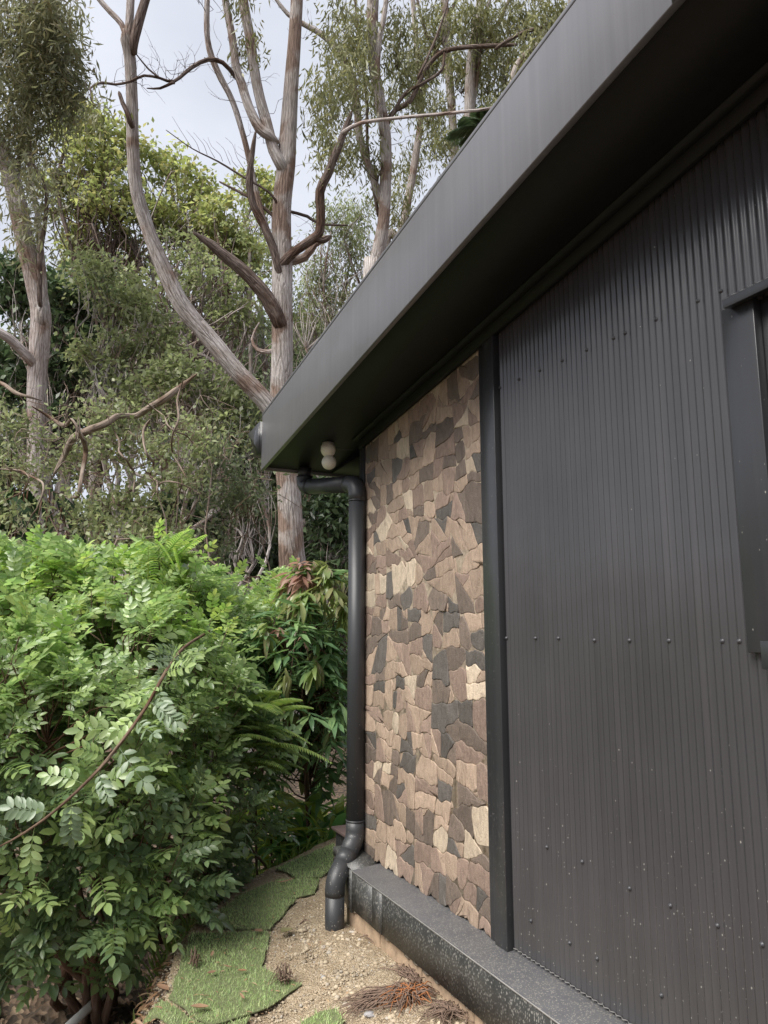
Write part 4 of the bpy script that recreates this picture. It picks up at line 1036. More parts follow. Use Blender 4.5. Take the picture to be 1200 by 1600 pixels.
for (x, y, rx, ry, k, dd) in ((385, 60, 18, 40, 10, 12), (375, 10, 20, 20, 8, 12), (545, 110, 35, 55, 26, 12.0), (500, 165, 26, 40, 12, 12), (510, 230, 26, 42, 16, 12), (520, 40, 25, 50, 14, 12.5), (152, 178, 12, 14, 6, 10.7)):
    s = dd / FPX; euca_leaves(mb, at(x, y, dd), (rx * s, .4, ry * s), k, 20, .15, 1.0, .20, .33)
mb.build('foliage', M['gum_leaf'], gum, kind='stuff')

# ---- gum at the left with weeping grey-green crown
p0 = at(60, 1000, 13.5); lg = thing('gum_tree', 'leaning grey gum at the left edge with a weeping grey-green crown', 'tree', (p0[0], p0[1], float(Tn(p0[0], p0[1]))))
mb = MB(); px_tube(mb, [(60, 1010, 34), (58, 800, 30), (58, 700, 29), (58, 610, 29), (62, 540, 31), (64, 490, 30), (52, 430, 27), (38, 370, 28), (28, 320, 28), (12, 260, 26), (-14, 200, 24), (-60, 90, 20)], 13.5, 16, rough=.15)
mb.build('trunk', M['bark_pale'], lg, smooth=True)
limb(lg, [(64, 500, 20), (66, 440, 15), (62, 380, 11), (58, 330, 9), (48, 280, 9), (45, 180, 8), (50, 60, 6), (52, -60, 4)], np.linspace(13.4, 13.8, 8), M['bark'], 8)
limb(lg, [(52, 566, 18), (38, 552, 16), (20, 534, 15), (0, 520, 14), (-50, 495, 12)], np.linspace(13.4, 12.9, 5), M['bark_pale'], 9)
limb(lg, [(62, 470, 8), (63, 400, 7), (70, 350, 7), (73, 310, 6), (67, 285, 5), (52, 255, 4)], np.linspace(13.1, 12.9, 6), M['bark_dead'], 7, 'dead_limb')
limb(lg, [(45, 200, 8), (35, 140, 7), (40, 60, 5), (30, -60, 4)], 13.8, M['bark_pale'], 7)
limb(lg, [(25, 300, 9), (38, 180, 7), (50, 80, 6), (58, -50, 4)], 13.9, M['bark_pale'], 7)
mb = MB()
for (x, y, rx, ry, k) in ((20, 40, 60, 70, 120), (85, 45, 38, 50, 95), (60, 110, 52, 45, 60), (105, 115, 22, 35, 26), (15, 150, 50, 55, 60), (90, 150, 30, 30, 34), (115, 150, 20, 22, 20), (50, 215, 45, 40, 34), (15, 250, 34, 60, 28), (62, 290, 40, 60, 26), (30, 340, 30, 50, 16), (-70, 100, 60, 130, 80)):
    s = 13.5 / FPX; euca_leaves(mb, at(x, y, 13.5 + RNG.uniform(-.8, .5)), (rx * s, .9, ry * s), int(k * 1.0), 20, .20, .7, .17, .42)
mb.build('foliage', M['gum_leaf2'], lg, kind='stuff')

# ---- gums beyond the roof at the right
def slim_gum(label, stems, d, crowns, leafmat=None, size=.15, bark='bark'):
    size = .21
    b = at(stems[0][0][0], 1000, d); t = thing('gum_tree', label, 'tree', (b[0], b[1], float(Tn(b[0], b[1]))), None)
    mb = MB(); s0 = stems[0]; lowest = s0[0]
    pts = [(lowest[0], 1000, lowest[2] * 1.25)] + list(s0); tp, _ = px_tube(mb, pts, d, 12, rough=.14); mb.build('trunk', M[bark], t, smooth=True)
    tw = MB()
    for s in stems[1:]:
        m_ = M['bark_dead'] if len(s) and s[0][2] < 9 else M[bark]
        q, _ = limb(t, s, d + RNG.uniform(-.3, .3), m_, 7); twigs_at(tw, q, 6, .7, .006)
    twigs_at(tw, tp[len(tp) // 2:], 10, 1.0, .008); tw.build('bare_twigs', M['bark_dead'], t, kind='stuff')
    mb = MB(); br = MB()
    for (x, y, rx, ry, k) in crowns:
        s = d / FPX; c = at(x, y, d + RNG.uniform(-1, 1)); cc = euca_leaves(mb, c, (rx * s, rx * s * .7, ry * s), int(k * 1.0), 20, size, 1.0, .19, .42)
        for q in cc[::5]: crooked(br, c - np.array([0, 0, ry * s * .9]), q, .012, .004, 3, .12, 4)
    mb.build('foliage', leafmat or M['gum_leaf'], t, kind='stuff')
    if br.n: br.build('twigs', M['bark_dead'], t, kind='stuff')
    return t
slim_gum('tall gum just right of the forked gum with a twisting double stem and arching bough', [
    [(580, 450, 28), (588, 410, 22), (599, 350, 19), (602, 290, 18), (603, 220, 18), (594, 160, 17), (584, 100, 17), (581, 50, 18), (583, 0, 18), (590, -120, 14)],
    [(596, 200, 9), (590, 130, 9), (592, 70, 9), (601, 20, 8), (610, -60, 7)],
    [(602, 330, 12), (580, 270, 12), (562, 215, 12), (557, 160, 12), (545, 115, 12), (525, 75, 11), (500, 52, 9), (475, 38, 8), (450, 22, 7), (425, -10, 5)],
    [(608, 185, 8), (618, 172, 8), (640, 158, 8), (655, 130, 7), (665, 108, 7), (685, 85, 7), (710, 76, 7), (760, 72, 7), (804, 70, 5)],
    [(604, 200, 5), (630, 150, 6), (665, 128, 5), (690, 110, 5), (694, 85, 4)],
    [(655, 118, 5), (668, 90, 4), (683, 55, 4), (695, 20, 3), (705, -20, 3)],
    [(780, 72, 6), (815, 52, 6), (860, 38, 5), (905, 18, 4)],
    [(590, 330, 6), (575, 240, 5), (572, 150, 5), (560, 60, 4), (552, -40, 3)]], 17,
    [(540, 60, 30, 60, 30), (510, 150, 28, 50, 26), (560, 130, 30, 60, 24), (620, 60, 40, 60, 34), (640, 130, 35, 40, 20), (530, 235, 35, 35, 22), (590, 250, 45, 40, 20), (560, 40, 40, 50, 26)])
slim_gum('pale slender gum leaning left above the lower roof edge', [
    [(600, 420, 14), (625, 370, 13), (640, 300, 12), (650, 240, 11), (657, 190, 10), (657, 140, 9), (650, 60, 8), (640, -60, 7)],
    [(657, 170, 7), (670, 110, 6), (690, 60, 5), (712, 0, 4)]], 21,
    [(640, 260, 30, 50, 26), (620, 320, 30, 40, 24), (650, 100, 40, 60, 40), (600, 150, 40, 50, 24), (680, 200, 35, 60, 30)], M['gum_leaf'], .15, 'bark_pale')
slim_gum('straight gum trunk left of the pair above the middle of the roof', [
    [(712, 330, 16), (711, 260, 14), (708, 200, 13), (702, 120, 13), (697, 60, 12), (694, -60, 10)],
    [(705, 140, 7), (690, 90, 6), (665, 50, 5), (650, -10, 4)]], 20,
    [(690, 30, 45, 50, 60), (670, 90, 40, 40, 40), (720, 110, 35, 45, 36), (700, 230, 30, 40, 22), (670, 160, 35, 40, 22)], M['gum_leaf'], .15)
slim_gum('thicker gum trunk at the right of the pair above the middle of the roof', [
    [(728, 330, 19), (732, 260, 17), (733, 200, 16), (734, 140, 16), (738, 80, 15), (748, 20, 13), (756, -60, 11)],
    [(735, 190, 9), (745, 120, 8), (752, 60, 8), (765, 0, 6)],
    [(740, 70, 7), (775, 40, 6), (800, -10, 5)]], 19,
    [(750, 40, 50, 50, 80), (790, 90, 45, 55, 60), (760, 130, 40, 45, 40), (740, 200, 28, 40, 18), (820, 30, 45, 40, 50), (780, 180, 25, 40, 20)], M['gum_leaf'], .15)
slim_gum('gum at the far right peeking over the roof edge with a thick curved bough', [
    [(900, 200, 18), (880, 100, 15), (890, 40, 13), (900, -60, 11)],
    [(770, 240, 12), (795, 160, 11), (803, 115, 11), (815, 92, 10), (836, 72, 8)],
    [(880, 100, 8), (850, 60, 7), (880, 30, 5), (915, 0, 4)]], 16,
    [(850, 90, 30, 50, 40), (830, 130, 30, 40, 30), (800, 200, 22, 40, 18), (870, 30, 45, 40, 50), (900, 70, 30, 40, 20)], M['gum_leaf'], .15)

# ---- mixed trees: blobs (px, py, depth, radius_px_x, radius_px_y), leaves sized in metres
def leafy_tree(label, kind, base_px, d, trunk_w, blobs, leafm, size, dens, bark='bark', top=None, group=None, wid=.5, euca=False, spread=.33, seg=8, tpts=None):
    b = at(base_px, 1000, d); t = thing(kind, label, 'tree', (b[0], b[1], float(Tn(b[0], b[1]))), group)
    gz_ = float(Tn(b[0], b[1])); size *= 1.35; dens *= (1.5 if leafm is M['lime_leaf'] else 2.7)
    mb = MB()
    cs = [(at(x, y, dd), rx * dd / FPX, ry * dd / FPX) for x, y, dd, rx, ry in blobs]
    cen = sum(c[0] for c in cs) / len(cs)
    if tpts is not None: Q, _ = px_tube(mb, [(base_px, 1000, trunk_w * 1.2)] + tpts, d, seg, rough=.14)
    else:
        fork = np.array([b[0] * .4 + cen[0] * .6, b[1] * .4 + cen[1] * .6, gz_ + (cen[2] - gz_) * .55])
        P = [np.array([b[0], b[1], gz_ - .1]), (np.array([b[0], b[1], gz_]) + fork) / 2 + RNG.normal(size=3) * .25, fork]
        Q, _ = tube(mb, P, np.array([1.3, 1, .8]) * trunk_w * d / FPX / 2, seg=seg, step=.2, rough=.14)
    mb.build('trunk', M[bark], t, smooth=True)
    fork = Q[-1]
    lim = MB(); lf = MB()
    for (c, rx, ry) in cs:
        r0 = trunk_w * d / FPX / 2 * .55
        one = MB(); bp = crooked(one, Q[RNG.integers(len(Q) * 2 // 3, len(Q))], c + np.array([0, 0, -ry * .3]), r0, r0 * .35, 7, .08, 6); one.build('limb', M[bark], t, smooth=True)
        vol = rx * ry; ncl = max(6, int(dens * vol))
        if euca: cc = euca_leaves(lf, c, (rx, rx * .8, ry), ncl, 24, size, .9, wid, spread)
        else: cc = broad_leaves(lf, c, (rx, rx * .8, ry), ncl, 26, size, wid, spread)
        for q in cc[::max(1, ncl // 26)]: crooked(lim, bp[RNG.integers(2, 6)], q, r0 * .2, .004, 4, .10, 5)
    lim.build('branchlets', M[bark], t, kind='stuff'); lf.build('foliage', leafm, t, kind='stuff')
    return t
YG = M['lime_leaf']
leafy_tree('broad yellow-green tree whose rounded crown tops out left of the forked gum', 'broadleaf_tree', 330, 21, 24,
           [(262, 262, 21, 42, 34), (300, 290, 20.5, 40, 35), (335, 330, 20, 45, 40), (285, 350, 21, 60, 40), (350, 385, 20.5, 50, 36), (400, 300, 22, 45, 34), (390, 400, 21, 40, 36), (240, 330, 20, 40, 40)], YG, .13, 42, 'bark_pale')
leafy_tree('yellow-green tree between the left gum and the sweeping limb', 'broadleaf_tree', 150, 20, 22,
           [(110, 190, 20, 50, 32), (165, 200, 20, 45, 32), (150, 250, 19.5, 55, 42), (205, 230, 20.5, 36, 34), (110, 300, 20, 55, 45), (180, 320, 19.5, 55, 45), (130, 380, 20, 60, 40), (200, 390, 20.5, 40, 34)], YG, .13, 40, 'bark_dead')
leafy_tree('small-leaved green tree low between the forked gum and the roof', 'broadleaf_tree', 500, 19, 14,
           [(520, 340, 19, 40, 40), (550, 390, 19.5, 45, 45), (500, 430, 19, 40, 45), (535, 480, 19, 40, 40), (480, 500, 20, 35, 40), (560, 330, 20, 30, 40)], M['olive_leaf'], .11, 26, 'bark', euca=True, wid=.26)
# open wooded tree with pale criss-crossing limbs seen against the sky at y 400-560
t = leafy_tree('sparse tree with pale criss-crossing branches against the sky, left of the broken limb', 'broadleaf_tree', 300, 18, 16,
           [(330, 450, 18, 60, 40), (280, 400, 18, 50, 34), (350, 500, 18, 50, 34), (220, 450, 18, 45, 36), (390, 470, 18.5, 34, 50), (180, 440, 18, 40, 34)], M['olive_leaf'], .11, 15, 'bark_pale')
mb = MB()
for i in range(26):
    x0, y0 = RNG.uniform(180, 300), RNG.uniform(520, 600); x1, y1 = x0 + RNG.uniform(40, 150), y0 - RNG.uniform(60, 150)
    crooked(mb, at(x0, y0, 18.3), at(x1, y1, 18 + RNG.uniform(-1, 1)), .05, .012, 5, .07, 6)
mb.build('pale_branches', M['bark_pale'], t, kind='stuff')

# ---- dense evergreens in the middle distance
DK, OL, FO = M['dark_leaf'], M['olive_leaf'], M['forest_leaf']
leafy_tree('dark glossy evergreen behind the left gum trunk', 'evergreen_tree', 100, 16, 18,
           [(100, 470, 16, 60, 50), (30, 450, 16, 50, 60), (130, 560, 16, 60, 50), (20, 580, 16, 50, 60), (80, 640, 16, 60, 50), (150, 480, 16.5, 40, 50)], DK, .15, 34)
leafy_tree('olive green evergreen in front of the left gum trunk top', 'evergreen_tree', 180, 14.5, 16,
           [(145, 420, 15, 50, 34), (190, 470, 15, 50, 40), (175, 560, 14.5, 60, 50), (240, 520, 15, 50, 40)], OL, .10, 34)
leafy_tree('bushy olive tree under the sweeping limb of the forked gum', 'evergreen_tree', 290, 14, 16,
           [(290, 590, 14, 60, 46), (230, 620, 14, 55, 46), (345, 620, 14, 50, 46), (370, 680, 14, 50, 46)], OL, .10, 34)
leafy_tree('green tree filling the gap between the forked gum trunk and the eave corner', 'evergreen_tree', 400, 13.6, 12,
           [(405, 640, 14, 34, 50), (390, 740, 14, 44, 50), (340, 740, 14, 50, 44), (400, 810, 14.5, 50, 40)], FO, .10, 34, euca=True, wid=.3)
leafy_tree('dark evergreen low behind the forked gum trunk and beside the downpipe', 'evergreen_tree', 510, 14.5, 14,
           [(500, 780, 14.5, 40, 40), (530, 840, 14.5, 45, 50), (490, 870, 14.5, 34, 40), (560, 760, 15, 50, 50), (420, 880, 15, 34, 30)], DK, .13, 40)
leafy_tree('dark evergreen in the deep shade left of the forked gum base', 'evergreen_tree', 350, 15, 14,
           [(350, 820, 15, 60, 40), (280, 800, 15, 60, 50), (390, 870, 15, 40, 34), (200, 820, 15, 60, 50)], DK, .13, 36)
leafy_tree('feathery green tree just above the lower roof edge', 'evergreen_tree', 470, 22, 12,
           [(490, 560, 22, 34, 50), (470, 480, 22, 30, 40), (520, 540, 22, 34, 40), (400, 520, 23, 40, 50)], FO, .11, 16, euca=True, wid=.26)

# palm head dark behind the roof edge
pc = at(752, 205, 18); palm = thing('palm_tree', 'dark palm crown showing above the middle of the roof edge', 'palm', (pc[0], pc[1], float(Tn(pc[0], pc[1]))))
mb = MB(); tube(mb, [(pc[0], pc[1], float(Tn(pc[0], pc[1]))), (pc[0] + .1, pc[1], pc[2] * .5), tuple(pc)], [.16, .13, .12], seg=9, step=.3); mb.build('trunk', M['bark_dead'], palm, smooth=True)
def palm_frond(parent, c, az, el, L_, matl, droop=.9, nl=34, ll=.45):
    mb = MB(); n = 12; P = []
    for i in range(n):
        s = i / (n - 1); r = L_ * s; z = r * math.sin(el) - droop * L_ * s * s * .6
        P.append(c + np.array([math.sin(az) * r * math.cos(el), math.cos(az) * r * math.cos(el), z]))
    P = np.array(P); tube(mb, P, np.linspace(.014, .004, n), seg=4, straight=True)
    T = np.gradient(P, axis=0); T /= np.linalg.norm(T, axis=1)[:, None]
    for sgn in (-1, 1):
        s = np.linspace(.12, .98, nl); idx = s * (n - 1); pos = np.stack([np.interp(idx, np.arange(n), P[:, k]) for k in range(3)], 1); tt = np.stack([np.interp(idx, np.arange(n), T[:, k]) for k in range(3)], 1)
        side = np.cross(tt, [0, 0, 1.]); side /= np.linalg.norm(side, axis=1)[:, None]
        ax = side * sgn + tt * .5; ax[:, 2] -= .35
        inst(mb, T_LEAF, pos, ax, np.tile([0, 0, 1.], (nl, 1)) + runit(nl) * .2, ll * np.sin(np.pi * np.clip(s, .1, .93)) + .05, np.full(nl, .02))
    return mb.build('frond', matl, parent)
for i in range(16): palm_frond(palm, pc, i * 2.4, .1 + .9 * random.random(), .95, DK, ll=.3)

# ---- tangled small-leaved understorey with grey vines (about 9-11 m away)
def thicket(label, d, blobs, leafm, dens, size=.065, nst=11):
    c0 = at(blobs[0][0], 900, d); t = thing('understorey_shrub', label, 'shrub', (c0[0], c0[1], float(Tn(c0[0], c0[1]))), 'tangled understorey shrubs')
    lf = MB(); st = MB(); dens *= 3.4; size *= 1.35
    for (x, y, rx, ry) in blobs:
        s = d / FPX; c = at(x, y, d + RNG.uniform(-.4, .4)); R3 = np.array([rx * s, rx * s * .7, ry * s])
        cc = broad_leaves(lf, c, R3, int(dens * rx * ry * s * s), 22, size, .5, .30, .5, flat=1.1)
        foot = np.array([c[0] + RNG.normal() * .3, c[1] + .2, float(Tn(c[0], c[1]))])
        for q in cc[::max(1, len(cc) // nst)]:
            mid = c + (q - c) * .2 + RNG.normal(size=3) * .25
            crooked(st, mid, q, .006, .002, 4, .16, 6)
        for _ in range(2): crooked(st, foot + RNG.normal(size=3) * .1, c + RNG.normal(size=3) * R3 * .4, .02, .008, 5, .1, 7)
    st.build('stems', M['bark_vine'], t, kind='stuff'); lf.build('foliage', leafm, t, kind='stuff'); return t
thicket('tangled olive thicket below the left gum trunk', 10.5, [(10, 660, 40, 40), (110, 700, 60, 46), (30, 730, 60, 40), (165, 650, 50, 40)], OL, 40)
thicket('tangled grey-green thicket hung with pale twisting vines, in the centre left', 10.0, [(200, 690, 60, 46), (260, 740, 60, 50), (190, 780, 60, 46), (300, 680, 50, 46), (250, 830, 60, 36)], OL, 42)
thicket('tangled thicket right of the hanging vines, left of the forked gum', 11.0, [(340, 700, 44, 46), (350, 780, 50, 46), (320, 850, 50, 40), (390, 760, 30, 46)], FO, 34)
thicket('low grey-green thicket just above the shrub tops at the left', 9.2, [(120, 800, 50, 40), (60, 850, 60, 34), (190, 850, 50, 30), (10, 800, 40, 40)], OL, 34)
def vine(label, pts, d, kind='vine'):
    pts = [(2 * pts[0][0] - pts[1][0], 2 * pts[0][1] - pts[1][1], pts[0][2] * .4)] + list(pts) + [(2 * pts[-1][0] - pts[-2][0], 2 * pts[-1][1] - pts[-2][1], pts[-1][2] * .3)]
    P = [at(x, y, d + .25 * math.sin(i * 1.3) * (0 < i < len(pts) - 1)) for i, (x, y, _) in enumerate(pts)]; mb = MB(); Q, _ = tube(mb, P, [p[2] * .78 * d / FPX / 2 for p in pts], seg=8, step=.06, rough=.12)
    twigs_at(mb, Q, 7, .4, .005)
    o = mb.build(kind, M['bark_vine'], None, smooth=True, origin=P[0]); tag(o, label, kind, 'pale twisting vines in the thicket'); return o
vine('thick bent pale vine left of centre, hanging from a fork near the left gum', [(75, 650, 6), (100, 665, 9), (112, 655, 5), (122, 672, 7), (131, 690, 11), (134, 706, 10), (130, 730, 9), (126, 755, 8), (122, 775, 8), (108, 776, 5), (95, 772, 4)], 9.4)
vine('long brown bough arching up through the thicket towards the sweeping limb', [(100, 712, 12), (115, 685, 16), (140, 672, 15), (165, 662, 14), (185, 650, 12), (212, 650, 12), (235, 636, 14), (255, 625, 15), (272, 612, 13), (290, 598, 9)], 10.0)
vine('thin pale vine kinked twice, hanging at the centre of the thicket', [(180, 676, 3), (187, 692, 4), (186, 706, 4), (197, 718, 4), (203, 728, 5), (211, 742, 4), (209, 760, 3)], 9.3)
vine('long pale vine dropping from a knob and curling at its foot', [(229, 664, 7), (224, 672, 5), (225, 695, 4), (231, 712, 5), (240, 724, 5), (234, 742, 5), (245, 752, 4), (246, 766, 4)], 9.2)
vine('thin crooked vine on the right, tied in a knot at mid height', [(282, 608, 4), (277, 625, 4), (279, 655, 4), (271, 675, 4), (268, 695, 4), (272, 712, 4), (282, 730, 4)], 9.3)
vine('arching pale vine from the knot to the lower right', [(240, 638, 3), (256, 650, 3), (262, 664, 3), (274, 674, 3), (290, 680, 3), (300, 690, 2)], 9.3)
vine('short pale vine running right from the curled vine foot', [(243, 768, 4), (250, 756, 4), (265, 752, 3), (285, 757, 3), (300, 765, 2)], 9.1)
vine('pale bare twig drooping at the far left above the big leaves', [(0, 733, 3), (30, 735, 4), (42, 741, 3), (45, 750, 3), (35, 768, 3), (20, 776, 2)], 9.0)
vine('pale bare branch reaching down across the big leaves at the left', [(30, 738, 4), (50, 745, 4), (68, 758, 4), (60, 790, 3), (50, 805, 3), (42, 822, 2)], 8.9)
vine('grey bough reaching in from the left edge below the left gum', [(-40, 590, 8), (0, 598, 8), (25, 614, 8), (45, 620, 6)], 11.5)
mb = MB()
for i in range(34):
    x, y = RNG.uniform(0, 380), RNG.uniform(640, 870); a = at(x, y, 9.2 + RNG.uniform(-.3, .8)); crooked(mb, a, a + np.array([RNG.normal() * .3, RNG.normal() * .2, RNG.normal() * .3]), .007, .003, 4, .22, 7)
o = mb.build('bare_twigs', M['bark_vine'], kind='stuff'); tag(o, 'thin bare pale twigs caught in the dim thicket', 'twigs', kind='stuff')

# ---- large-leaved plant at the left edge
def big_leaf_mesh():
    n = 12; V, F = [], []
    for i in range(n):
        s = i / (n - 1); w_ = .26 * math.sin(math.pi * min(.985, s * .93 + .05)) ** .75
        z = -.5 * s * s; V += [(-w_, s, z - .05 * w_ / .26 + .02 * math.sin(i * 2.1)), (-w_ * .5, s, z + .03), (0, s, z), (w_ * .5, s, z + .03), (w_, s, z - .05 * w_ / .26 + .02 * math.cos(i * 2.3))]
    for i in range(n - 1):
        for j in range(4): a = i * 5 + j; F.append((a, a + 1, a + 6, a + 5))
    me = mesh_of('leaf', np.array(V), [np.array(F)], smooth=True); me.materials.append(M['big_leaf']); return me
blm = big_leaf_mesh()
def bigplant(label, x, y, d, n, L_, seed):
    rs = random.Random(seed); c = at(x, y, d); zt = float(Tn(c[0], c[1])); t = thing('broad_leaf_plant', label, 'plant', (c[0], c[1], zt), 'large-leaved plants at the left edge')
    st = MB()
    for i in range(n):
        az = rs.uniform(0, 6.28); h = c[2] + rs.uniform(-.5, .5); r = rs.uniform(.1, .45)
        p = np.array([c[0] + math.cos(az) * r, c[1] + math.sin(az) * r, h]); tube(st, [(c[0], c[1], zt), (c[0] + .5 * (p[0] - c[0]), c[1] + .5 * (p[1] - c[1]), (zt + h) / 2 + .2), tuple(p)], [.03, .022, .012], seg=6, step=.15)
        o = link('leaf', blm, None, t); o.location = p - np.array([c[0], c[1], zt]); s = L_ * rs.uniform(.7, 1.2); o.scale = (s, s, s)
        o.rotation_euler = (rs.uniform(.0, .6) - 1.2, rs.uniform(-.3, .3), az - math.pi / 2)
    st.build('stalk', M['bark_stem'], t, smooth=True); return t
bigplant('large-leaved dark plant at the extreme left edge', 8, 800, 9.9, 16, .62, 1)
bigplant('large-leaved dark plant second from the left edge', 60, 815, 10.1, 14, .6, 2)

# ---- far wall of forest
mb = MB(); br = MB()
for i in range(125):
    x = RNG.uniform(-500, 900) if i < 90 else RNG.uniform(240, 620); d = RNG.uniform(26, 40); y = RNG.uniform(520, 900) if i % 4 else RNG.uniform(570, 640)
    s = d / FPX; broad_leaves(mb, at(x, y, d), (75 * s, 2.0, 55 * s), 80, 22, .34, .45, .8)
o = mb.build('far_forest', M['forest_leaf'], kind='stuff'); tag(o, 'solid mass of far bush filling the gaps behind the nearer trees', 'forest', kind='stuff')
for i, (x, w_, d) in enumerate([(140, 14, 19), (195, 10, 22), (265, 9, 24), (325, 9, 22), (505, 12, 20), (372, 8, 20), (108, 9, 21), (410, 8, 23), (88, 12, 17)]):
    b = at(x, 1000, d); z_ = float(Tn(b[0], b[1])); mb = MB(); top = at(x + RNG.uniform(-25, 25), RNG.uniform(380, 520), d)
    t = thing('forest_tree', ['slim', 'thin', 'straight', 'leaning'][i % 4] + ' forest trunk ' + ['behind the dark evergreen at the left', 'behind the olive evergreen left of centre', 'behind the thicket at centre left', 'in the shade under the sweeping limb', 'between the forked gum and the downpipe', 'just left of the forked gum base', 'beside the left gum, half hidden', 'far behind the forked gum base', 'close behind the left gum trunk'][i], 'tree', (b[0], b[1], z_))
    tube(mb, [(b[0], b[1], z_ - .1), tuple((b + top) / 2 + RNG.normal(size=3) * .2), tuple(top)], np.array([1.2, 1, .6]) * w_ * d / FPX / 2, seg=8, step=.3, rough=.1); mb.build('trunk', M['bark'], t, smooth=True)
    lf = MB(); broad_leaves(lf, top, (1.2, 1.2, .8), 30, 22, .13, .5, .5); lf.build('foliage', OL, t, kind='stuff')

# ================================================================== NEAR SHRUBS
def leaflet(V, F3, F4, p, ax, nr, L_, W_, fine=True):
    ax = ax / np.linalg.norm(ax); X = np.cross(ax, nr); X /= np.linalg.norm(X); Z = np.cross(X, ax)
    b = len(V)
    T = [(0, 0, 0), (0, .33, -.012), (0, .68, -.05), (0, 1, -.15), (-.40, .22, .05), (-.52, .50, .035), (-.36, .80, -.03), (.40, .22, .05), (.52, .50, .035), (.36, .80, -.03)]
    for q in T: V.append(p + X * q[0] * W_ + ax * q[1] * L_ + Z * q[2] * L_)
    F4 += [(b, b + 1, b + 5, b + 4), (b + 1, b + 2, b + 6, b + 5), (b, b + 7, b + 8, b + 1), (b + 1, b + 8, b + 9, b + 2)]
    F3 += [(b + 2, b + 3, b + 6), (b + 2, b + 9, b + 3)]
def stick(V, F4, P, r):
    b = len(V)
    for p in P:
        for k in range(3): V.append(np.array(p) + r * np.array([math.cos(k * 2.1), 0, math.sin(k * 2.1)]))
    for i in range(len(P) - 1):
        for k in range(3): F4.append((b + i * 3 + k, b + i * 3 + (k + 1) % 3, b + i * 3 + 3 + (k + 1) % 3, b + i * 3 + 3 + k))
def pinnate(pairs, ll, lw, arch, seed, fold=.25, fwd=.55):
    """compound leaf, unit length ~1 along +y"""
    rs = random.Random(seed); V, F3, F4 = [], [], []
    P = lambda s: np.array([.03 * math.sin(3 * s + seed), s, -arch * s * s])
    stick(V, F4, [P(s) for s in (0, .25, .5, .75, .93)], .008)
    for i in range(pairs):
        s = .24 + .64 * i / max(1, pairs - 1); k = 1 - .25 * abs(i / max(1, pairs - 1) - .55)
        for sg in (-1, 1):
            a = fwd + rs.uniform(-.15, .15)
            ax = np.array([sg * math.cos(a), math.sin(a), -fold + rs.uniform(-.15, .25)])
            leaflet(V, F3, F4, P(s + rs.uniform(-.02, .02)), ax, np.array([rs.uniform(-.3, .3), rs.uniform(-.2, .2), 1.]), ll * k * rs.uniform(.85, 1.1), lw * k * rs.uniform(.9, 1.1))
    leaflet(V, F3, F4, P(.93), np.array([rs.uniform(-.2, .2), 1, -.3]), np.array([0, 0, 1.]), ll * 1.05, lw)
    return np.array(V), [np.array(F3), np.array(F4)]
PIN = [pinnate(p, .34, .155, a, i, f) for i, (p, a, f) in enumerate([(5, .25, .2), (4, .4, .3), (5, .1, .1), (4, .2, .4), (6, .35, .2)])]
PIN[3] = pinnate(3, .42, .20, .3, 9, .2)
SIMPLE = []      # whorled long simple leaves (mango)
def simple_leaf(ratio, droop, seed, n=6, wavy=.03):
    V, F = [], []
    for i in range(n):
        s = i / (n - 1); w_ = ratio * math.sin(math.pi * min(.98, s * .95 + .03)) ** .8 * .5; z = -droop * s * s
        V += [(-w_, s, z + w_ * .4 + wavy * math.sin(i * 1.9 + seed)), (0, s, z), (w_, s, z + w_ * .4 + wavy * math.cos(i * 2.1 + seed))]
    for i in range(n - 1):
        a = i * 3; F += [(a, a + 1, a + 4, a + 3), (a + 1, a + 2, a + 5, a + 4)]
    return np.array(V, float), [np.array(F)]
MANGO = [simple_leaf(.24, .25, 1), simple_leaf(.22, .5, 2), simple_leaf(.26, .12, 3)]
STRAP = [simple_leaf(.13, .6, 1, 9, .01), simple_leaf(.16, .35, 2, 8, .01), simple_leaf(.10, .8, 3, 9, .01)]

def to_mesh(T, name, m_):
    me = mesh_of(name, T[0], T[1], smooth=True); me.materials.append(m_); return me
from mathutils import Matrix
def place_leaves(t, temps, mats, mi, pos, ax, nr, L_, name='leaf', nobj=250, wfac=1.0):
    """the leaves that show largest become objects of their own, the rest one 'foliage' per material"""
    n = len(pos); mi = np.asarray(mi); tk = RNG.integers(0, len(temps), n)
    x, y, z = toimg(pos); vis = (x > -20) & (x < 1220) & (y > 780) & (y < 1620) & (z > 0)
    score = np.where(vis, L_ / np.maximum(z, .1), 0) + RNG.random(n) * .004
    order = np.argsort(-score); near_ = order[:min(nobj, int(vis.sum()))]; isn = np.zeros(n, bool); isn[near_] = True
    pw = parent_world(t); cache = {}
    Mx = orient(ax, nr)
    for i in near_:
        key = (tk[i], mi[i])
        if key not in cache: cache[key] = to_mesh(temps[tk[i]], name, mats[mi[i]])
        o = bpy.data.objects.new(name, cache[key]); col.objects.link(o); o.parent = t
        m4 = Matrix([list(Mx[i][r] * L_[i]) + [float(pos[i][r] - pw[r])] for r in range(3)] + [[0, 0, 0, 1]]); o.matrix_local = m4
    for k in range(len(mats)):
        mb = MB()
        for q in range(len(temps)):
            s = (~isn) & (tk == q) & (mi == k)
            if s.any(): inst(mb, temps[q], pos[s], ax[s], nr[s], L_[s], L_[s] * wfac)
        if mb.n: mb.build('foliage', mats[k], t, smooth=True, kind='stuff')

